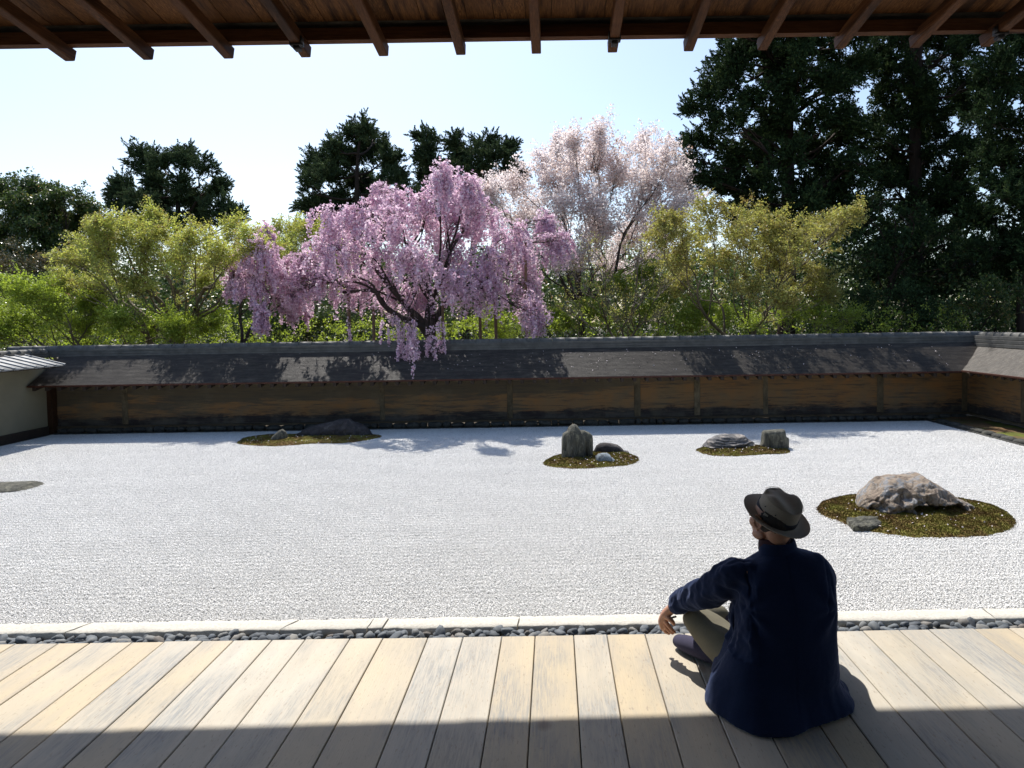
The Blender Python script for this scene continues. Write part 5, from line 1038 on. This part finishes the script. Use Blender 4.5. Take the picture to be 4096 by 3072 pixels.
# pocket flaps and the front edge that hangs by the thigh
def flap(bm, pts, th):
    """thin bent sheet given as rows of points (x, y, h)"""
    rows = [[V3(*p) for p in r_] for r_ in pts]; n = len(rows[0]); a = [[bm.verts.new(p) for p in r_] for r_ in rows]; b = [[bm.verts.new(p+Vector((th, th, th*.3))) for p in r_] for r_ in rows]
    m_ = len(rows)
    for i in range(m_-1):
        for j in range(n-1): bm.faces.new((a[i][j], a[i][j+1], a[i+1][j+1], a[i+1][j])); bm.faces.new((b[i][j], b[i+1][j], b[i+1][j+1], b[i][j+1]))
    for i in range(m_-1): bm.faces.new((a[i][0], a[i+1][0], b[i+1][0], b[i][0])); bm.faces.new((a[i][-1], b[i][-1], b[i+1][-1], a[i+1][-1]))
    for j in range(n-1): bm.faces.new((a[0][j], b[0][j], b[0][j+1], a[0][j+1])); bm.faces.new((a[-1][j], a[-1][j+1], b[-1][j+1], b[-1][j]))
flap(bm, [[(.745, 2.97, .27), (.755, 3.08, .27)], [(.700, 2.97, .19), (.705, 3.10, .19)], [(.668, 2.97, .12), (.672, 3.10, .12)], [(.648, 2.965, .06), (.652, 3.08, .06)], [(.634, 2.96, .008), (.632, 3.05, .008)]], .016)
flap(bm, [[(1.12, 2.99, .17), (1.13, 3.12, .16)], [(1.165, 3.0, .10), (1.17, 3.12, .10)], [(1.20, 3.0, .05), (1.205, 3.10, .05)], [(1.215, 2.99, .012), (1.222, 3.06, .012)]], -.016)
flap(bm, [[(.735, 3.02, .40), (.75, 3.12, .36)], [(.735, 3.03, .27), (.765, 3.17, .24)], [(.70, 3.02, .17), (.76, 3.2, .15)], [(.66, 3.0, .09), (.70, 3.17, .09)], [(.655, 2.98, .04), (.665, 3.10, .05)]], .018)
def wrinkle(c):
    h = c.z-DZ; d = 0
    # big soft folds, running down from the armpits and spreading to the hem
    q = Vector((c.x*7, c.y*7, h*2.2)); d += .0105*noise.noise(q+Vector((3, 1, 4)))
    q = Vector((c.x*4+h*6, c.y*4, h*9)); d += .0060*noise.noise(q)
    ax, az = c.x-.79, h-.42                 # creases fanning out from the left armpit across the back
    if c.y < 3.03 and ax > -.02: an = math.atan2(az, ax+.03); rr3 = math.hypot(ax+.03, az); d += .0065*math.sin(an*7.5+1.2*noise.noise(Vector((c.x*5, h*5, 0))))*math.exp(-((rr3-.09)/.10)**2)
    bx3, bz3 = 1.10-c.x, h-.42
    if c.y < 3.03 and bx3 > -.02: an = math.atan2(bz3, bx3+.03); rr3 = math.hypot(bx3+.03, bz3); d += .0045*math.sin(an*7+.5)*math.exp(-((rr3-.08)/.08)**2)
    if h < .33 and c.y < 3.0: d += .0055*math.sin((h*34)+2.2*noise.noise(Vector((c.x*7, 2, h*5))))*math.exp(-((h-.16)/.10)**2)
    if c.x < .80 and h > .22:      # sleeve: folds across the arm, tightest near the elbow
        s_ = (c.y-3.0)/.4; q = Vector((s_*4.5+c.x*3+h*5, h*8-s_*2, c.x*5)); d += .014*noise.noise(q)+.011*noise.noise(q*2.1+Vector((4, 0, 1)))+.004*noise.noise(q*5)
    if h < .25: a = math.atan2(c.y-TC.y, c.x-TC.x); d += .007*noise.noise(Vector((math.cos(a)*4, math.sin(a)*4, h*2)))*(1-h/.25)
    # seams: centre back, and the armholes
    d -= .0030*math.exp(-((c.x-.935-.02*(h-.3))/.0035)**2)*(1 if c.y < TC.y and h > .05 else 0)
    d -= .0035*math.exp(-(((c.x-.775)-.10*(.53-h))/.005)**2)*(1 if .40 < h < .60 and c.y < 3.1 else 0)
    d -= .0035*math.exp(-(((c.x-1.10)+.10*(.53-h))/.005)**2)*(1 if .40 < h < .60 and c.y < 3.1 else 0)
    d += .0010*noise.noise(c*60); return d
jk = solidify_mesh(bm, 'jacket', .0062, person, MT['jacket'], 4, wrinkle)
# stand-up collar and shirt collar
def collar(name, cx, cy, z0, z1, r0, r1, ry, th, mat_, tilt=.1, off=0):
    me = bpy.data.meshes.new(name); V = []; n = 40
    for (z, r_) in ((z0, r0), (z0+(z1-z0)*.5, r0*.985), (z1, r1), (z1+.003, r1-th*.5), (z1-.001, r1-th), (z0, r0-th)):
        for k in range(n): a = k/n*2*math.pi; V.append((cx+r_*math.cos(a), cy+r_*ry*math.sin(a), DZ+z+tilt*r_*math.cos(a)+off*math.sin(a)))
    Q = [(i*n+k, i*n+(k+1) % n, (i+1)*n+(k+1) % n, (i+1)*n+k) for i in range(5) for k in range(n)]; me.from_pydata(V, [], Q); me.update()
    for p_ in me.polygons: p_.use_smooth = True
    return link(name, me, person, mat_)
collar('jacket_collar', .930, 3.030, .618, .662, .079, .071, .96, .006, MT['jacket'])
collar('shirt_collar', .920, 3.040, .63, .678, .068, .063, .95, .004, MT['shirt'])
for k in range(3):                                # cuff buttons
    p = P(2600+(368+27*k)/4.148, 2300+(708-8*k)/4.148, 3.335)
    me = bpy.data.meshes.new('button'); b2 = bmesh.new(); bmesh.ops.create_cone(b2, cap_ends=True, segments=14, radius1=.0055, radius2=.0045, depth=.003); b2.to_mesh(me); b2.free(); o = link('button', me, mat=MT['button']); o.parent = jk; o.location = p; o.rotation_euler = (R(82), 0, R(-18))
# --- body: head, neck, trunk, arms and both hands in one continuous skin
bm = bmesh.new()
HC = Vector((.905, 3.045, DZ+.757)); HR = Matrix.Rotation(R(27), 4, 'Z') @ Matrix.Rotation(R(-3), 4, 'X') @ Matrix.Rotation(R(4), 4, 'Y')   # looks to the left
def hp(x, y, z): return HC + (HR @ Vector((x, y, z)))
ellipsoid(bm, hp(0, -.012, .008), (.074, .090, .078), HR); ellipsoid(bm, hp(0, .022, -.042), (.058, .066, .068), HR); ellipsoid(bm, hp(0, .052, -.085), (.030, .030, .022), HR)
ellipsoid(bm, hp(0, -.045, -.045), (.056, .050, .060), HR)
for sx in (-1, 1):
    ellipsoid(bm, hp(.050*sx, .040, -.020), (.020, .028, .026), HR); ellipsoid(bm, hp(.052*sx, .018, -.070), (.014, .034, .020), HR)   # cheek bone, jaw corner
    e = hp(.079*sx, -.012, -.012); ER = HR @ Matrix.Rotation(R(-22*sx), 4, 'Z') @ Matrix.Rotation(R(-10), 4, 'X')
    for k in range(12):                            # ear rim, lobe and bowl
        a = k/12*6.2832; rr_ = .030 if math.sin(a) > -.3 else .024
        q = e + (ER @ Vector((.007*sx, .017*math.cos(a), rr_*math.sin(a)))); ellipsoid(bm, q, (.0048, .0055, .0055))
    ellipsoid(bm, e, (.006, .014, .022), ER); ellipsoid(bm, e+(ER @ Vector((.004*sx, .006, -.027))), (.0055, .008, .009), ER)
    ellipsoid(bm, hp(.031*sx, .082, .002), (.013, .008, .009), HR)
ellipsoid(bm, hp(0, .092, -.012), (.010, .014, .030), HR); ellipsoid(bm, hp(0, .104, -.034), (.014, .012, .010), HR); ellipsoid(bm, hp(0, .083, -.060), (.022, .010, .006), HR); ellipsoid(bm, hp(0, .082, -.070), (.019, .010, .006), HR)
ellipsoid(bm, hp(0, .078, .020), (.055, .016, .010), HR)
def loc(v): return (v.x, v.y, v.z-DZ)
tube_mesh(bm, [(.935, 3.02, .56, .07), (.93, 3.03, .63, .058), (.918, 3.038, .69, .054), loc(hp(0, -.03, -.03))+(.055,)], 24)
tube_mesh(bm, [(.935, 2.98, .08, .13), (.935, 2.98, .2, .12), (.935, 2.98, .35, .12), (.935, 3.0, .48, .10), (.935, 3.01, .56, .075)], 24)
for A_ in (ARM_L, ARM_R): tube_mesh(bm, [(x, y, z, r_*.62) for x, y, z, r_ in A_], 16)
# left hand hanging over the knee: px measured on the photograph, fingers curl down and back
def hpx(zx, zy, y): p = P(2600+zx/4.148, 2300+zy/4.148, y); return (p.x, p.y, p.z-DZ)
W0 = (.553, 3.372, .256)
tube_mesh(bm, [W0+(.026,), hpx(285, 625, 3.395)+(.027, .85), hpx(245, 690, 3.41)+(.031, .75), hpx(222, 760, 3.42)+(.033, .68), hpx(225, 820, 3.42)+(.029, .6)], 20)
fing = [  # index (nearest the knee), middle, ring, little
    [hpx(262, 775, 3.385)+(.0105,), hpx(310, 845, 3.375)+(.0100,), hpx(360, 905, 3.372)+(.0092,), hpx(405, 945, 3.38)+(.0082,)],
    [hpx(240, 805, 3.40)+(.0108,), hpx(275, 880, 3.395)+(.0100,), hpx(330, 935, 3.393)+(.0090,), hpx(375, 965, 3.40)+(.0080,)],
    [hpx(215, 810, 3.43)+(.0105,), hpx(222, 885, 3.425)+(.0098,), hpx(262, 940, 3.42)+(.0090,), hpx(315, 968, 3.42)+(.0080,)],
    [hpx(196, 790, 3.455)+(.0092,), hpx(192, 855, 3.455)+(.0086,), hpx(215, 905, 3.45)+(.0078,), hpx(250, 930, 3.445)+(.0070,)]]
for f_ in fing: tube_mesh(bm, f_, 12)
tube_mesh(bm, [hpx(290, 700, 3.375)+(.014,), hpx(335, 740, 3.36)+(.0125,), hpx(372, 775, 3.355)+(.0110,), hpx(392, 812, 3.36)+(.0092,)], 12)
# right hand resting in the lap, out of sight behind the body
rh = (1.20, 3.37, .255)
tube_mesh(bm, [rh+(.026,), (1.19, 3.40, .25, .030, .7), (1.17, 3.44, .245, .033, .6), (1.15, 3.46, .235, .028, .55)], 18)
for k, (dx, l_) in enumerate([(-.026, .070), (-.009, .078), (.009, .073), (.026, .058)]):
    bx0 = 1.15+dx*.7; by0 = 3.46-dx*.5; tube_mesh(bm, [(bx0, by0, .235, .0098), (bx0-l_*.35, by0+l_*.35, .225, .0092), (bx0-l_*.55, by0+l_*.55, .20, .0085), (bx0-l_*.6, by0+l_*.6, .175, .0076)], 10)
tube_mesh(bm, [(1.165, 3.40, .245, .0125), (1.13, 3.405, .24, .011), (1.105, 3.42, .225, .0095)], 10)
solidify_mesh(bm, 'body', .0033, person, MT['skin'], 2, None, .45)
# hair: a close cap that shows under the hat brim
bm = bmesh.new(); ellipsoid(bm, hp(0, -.022, .002), (.076, .086, .074), HR); ellipsoid(bm, hp(0, -.052, -.032), (.056, .046, .044), HR)
hr_o = solidify_mesh(bm, 'hair', .004, person, MT['hair'], 2, lambda c: .0016*noise.noise(c*160))
# --- trousers
bm = bmesh.new()
tube_mesh(bm, [(.82, 2.98, .11, .10), (.765, 3.12, .135, .096), (.705, 3.24, .17, .084), (.655, 3.325, .195, .070), (.648, 3.375, .185, .062)], 28)
tube_mesh(bm, [(.645, 3.345, .19, .062), (.68, 3.42, .175, .060), (.74, 3.49, .155, .054), (.79, 3.53, .138, .050)], 24)
tube_mesh(bm, [(1.03, 2.98, .11, .10), (1.09, 3.12, .135, .090), (1.155, 3.26, .16, .080), (1.20, 3.37, .165, .070)], 28)
tube_mesh(bm, [(1.20, 3.37, .155, .066), (1.08, 3.41, .11, .058), (.95, 3.38, .085, .052)], 24)
tube_mesh(bm, [(.80, 3.0, .10, .11), (.93, 3.02, .11, .12), (1.05, 3.0, .10, .11)], 28)
def twr(c): q = Vector((c.x*10+c.y*10, c.y*4-c.x*4, c.z*10)); return .0060*noise.noise(q*.9)+.0030*noise.noise(q*2.2)
solidify_mesh(bm, 'trousers', .006, person, MT['trousers'], 3, twr)
# --- feet in navy socks: the right one peeps out under the left knee
bm = bmesh.new()
tube_mesh(bm, [(.95, 3.25, .055, .050), (.85, 3.235, .052, .052, .95), (.76, 3.285, .050, .054, .9), (.68, 3.36, .047, .053, .85), (.615, 3.435, .042, .046, .85), (.588, 3.475, .038, .036, .9)], 22)
solidify_mesh(bm, 'foot', .005, person, MT['soft'], 3)
bm = bmesh.new()
tube_mesh(bm, [(.775, 3.515, .142, .046), (.83, 3.535, .115, .040), (.88, 3.53, .075, .040, .9), (.95, 3.50, .055, .042, .8), (1.02, 3.46, .045, .038, .7)], 22)
solidify_mesh(bm, 'foot', .005, person, MT['soft'], 3)
# --- hat
hat = MT['hat']; HATC = P(3104, 2062, 3.040); HM = Matrix.Translation(HATC) @ Matrix.Rotation(R(17), 4, 'Y') @ Matrix.Rotation(R(25), 4, 'X') @ Matrix.Rotation(R(27), 4, 'Z')
def lathe(name, prof, parent, mat_, n=96, fn=None):
    V = []
    for j, (r_, z, oy) in enumerate(prof):
        for k in range(n):
            a = k/n*2*math.pi; x, y = r_*math.cos(a)*.93, r_*math.sin(a)*1.06; zz = z
            if fn: x, y, zz = fn(x, y, zz, a, j, r_)
            V.append(tuple(HM @ Vector((x, y, zz))))
    m_ = len(prof); Q = [(i*n+k, i*n+(k+1) % n, (i+1)*n+(k+1) % n, (i+1)*n+k) for i in range(m_-1) for k in range(n)]
    me = bpy.data.meshes.new(name); me.from_pydata(V, [], Q); me.update()
    for p_ in me.polygons: p_.use_smooth = True
    return link(name, me, parent, mat_)
def brimf(x, y, z, a, j, r_):
    t = max(0, (r_-.088)/.055); side = abs(math.cos(a)); back = max(0, -math.sin(a)); front = max(0, math.sin(a))
    return x, y, z + t*t*(.010*side+.020*back-.010*front)+.0008*math.sin(a*3+1)*t
br = [(.087, .004, 0), (.092, -.001, 0), (.102, -.004, 0), (.112, -.0055, 0), (.122, -.0065, 0), (.132, -.007, 0), (.141, -.007, 0), (.144, -.006, 0), (.1445, -.0045, 0), (.143, -.003, 0), (.141, -.003, 0), (.131, -.0028, 0), (.122, -.002, 0), (.112, -.001, 0), (.102, .001, 0), (.093, .004, 0), (.089, .007, 0)]
# stitched rings: tiny grooves on the brim
brim = lathe('hat', br, person, hat, 120, brimf)
def crownf(x, y, z, a, j, r_):
    f = max(0, (z-.055)/.055); f = min(1, f)
    d = 0
    # centre dent running front to back and two pinches in front
    rr2 = (x/.052)**2; d += .030*math.exp(-rr2)*f*(1 if r_ < .075 else max(0, (.088-r_)/.013))
    pin = math.exp(-((y-.050)/.030)**2)*math.exp(-((abs(x)-.058)/.022)**2); d += .018*pin*f
    x2 = x*(1-.14*pin*f); 
    return x2, y, z-d+.010*f*(-y/.09)*.4
cp = [(.0885, -.004, 0), (.0885, .010, 0), (.0875, .030, 0), (.086, .050, 0), (.0845, .070, 0), (.0825, .086, 0), (.079, .098, 0), (.074, .1065, 0), (.067, .1115, 0), (.058, .115, 0), (.048, .117, 0), (.036, .1185, 0), (.024, .119, 0), (.012, .1195, 0), (.001, .1195, 0)]
cr2 = []
for i in range(len(cp)-1):
    for t in (0, .5): cr2.append(tuple(cp[i][k]*(1-t)+cp[i+1][k]*t for k in range(3)))
cr2.append(cp[-1])
crown = lathe('hat_crown', cr2, brim, hat, 120, crownf)
crown.matrix_parent_inverse = Matrix.Identity(4)
def reparent(o, p): o.parent = p; o.matrix_parent_inverse = Matrix.Translation(Vector((0, 0, 0)))
band = lathe('hat_band', [(.0890, -.002, 0), (.0905, .002, 0), (.0912, .016, 0), (.0905, .030, 0), (.0885, .031, 0)], brim, MT['band'], 96); band.matrix_parent_inverse = Matrix.Identity(4)
sm = lathe('crown_seam', [(.0845, .0855, 0), (.0852, .0875, 0), (.0838, .0895, 0)], brim, hat, 120, crownf); sm.matrix_parent_inverse = Matrix.Identity(4)
for a in (R(178), R(214), R(340)):                # eyelets in the crown
    me = bpy.data.meshes.new('eyelet'); b2 = bmesh.new(); bmesh.ops.create_uvsphere(b2, u_segments=10, v_segments=8, radius=.0028); b2.to_mesh(me); b2.free()
    o = link('eyelet', me, mat=MT['band']); o.parent = brim; o.location = HM @ Vector((.0862*.93*math.cos(a), .0862*1.06*math.sin(a), .052))
me = bevel_box(-.011, .011, -.0015, .0015, -.016, .016, .001); o = link('hat_tab', me, mat=hat); o.parent = brim
a = R(193); o.matrix_local = HM @ Matrix.Translation((.0925*.93*math.cos(a), .0925*1.06*math.sin(a), .018)) @ Matrix.Rotation(a+math.pi/2, 4, 'Z')
# white leaflet in the lap
me = bpy.data.meshes.new('leaflet'); b2 = bmesh.new()
q = [P(2600+x/4.148, 2300+y/4.148, yy) for x, y, yy in ((1228, 975, 3.30), (1400, 842, 3.36), (1470, 1010, 3.26), (1290, 1035, 3.24))]
vv = [b2.verts.new(p) for p in q]; f_ = b2.faces.new(vv); r_ = bmesh.ops.extrude_face_region(b2, geom=[f_]); bmesh.ops.translate(b2, verts=[g_ for g_ in r_['geom'] if isinstance(g_, bmesh.types.BMVert)], vec=(0, 0, -.004)); bmesh.ops.recalc_face_normals(b2, faces=b2.faces); b2.to_mesh(me); b2.free()
o = link('leaflet', me, mat=MT['paper']); tag(o, 'white folded leaflet lying in the lap of the seated person', 'leaflet')
#PERSON-END
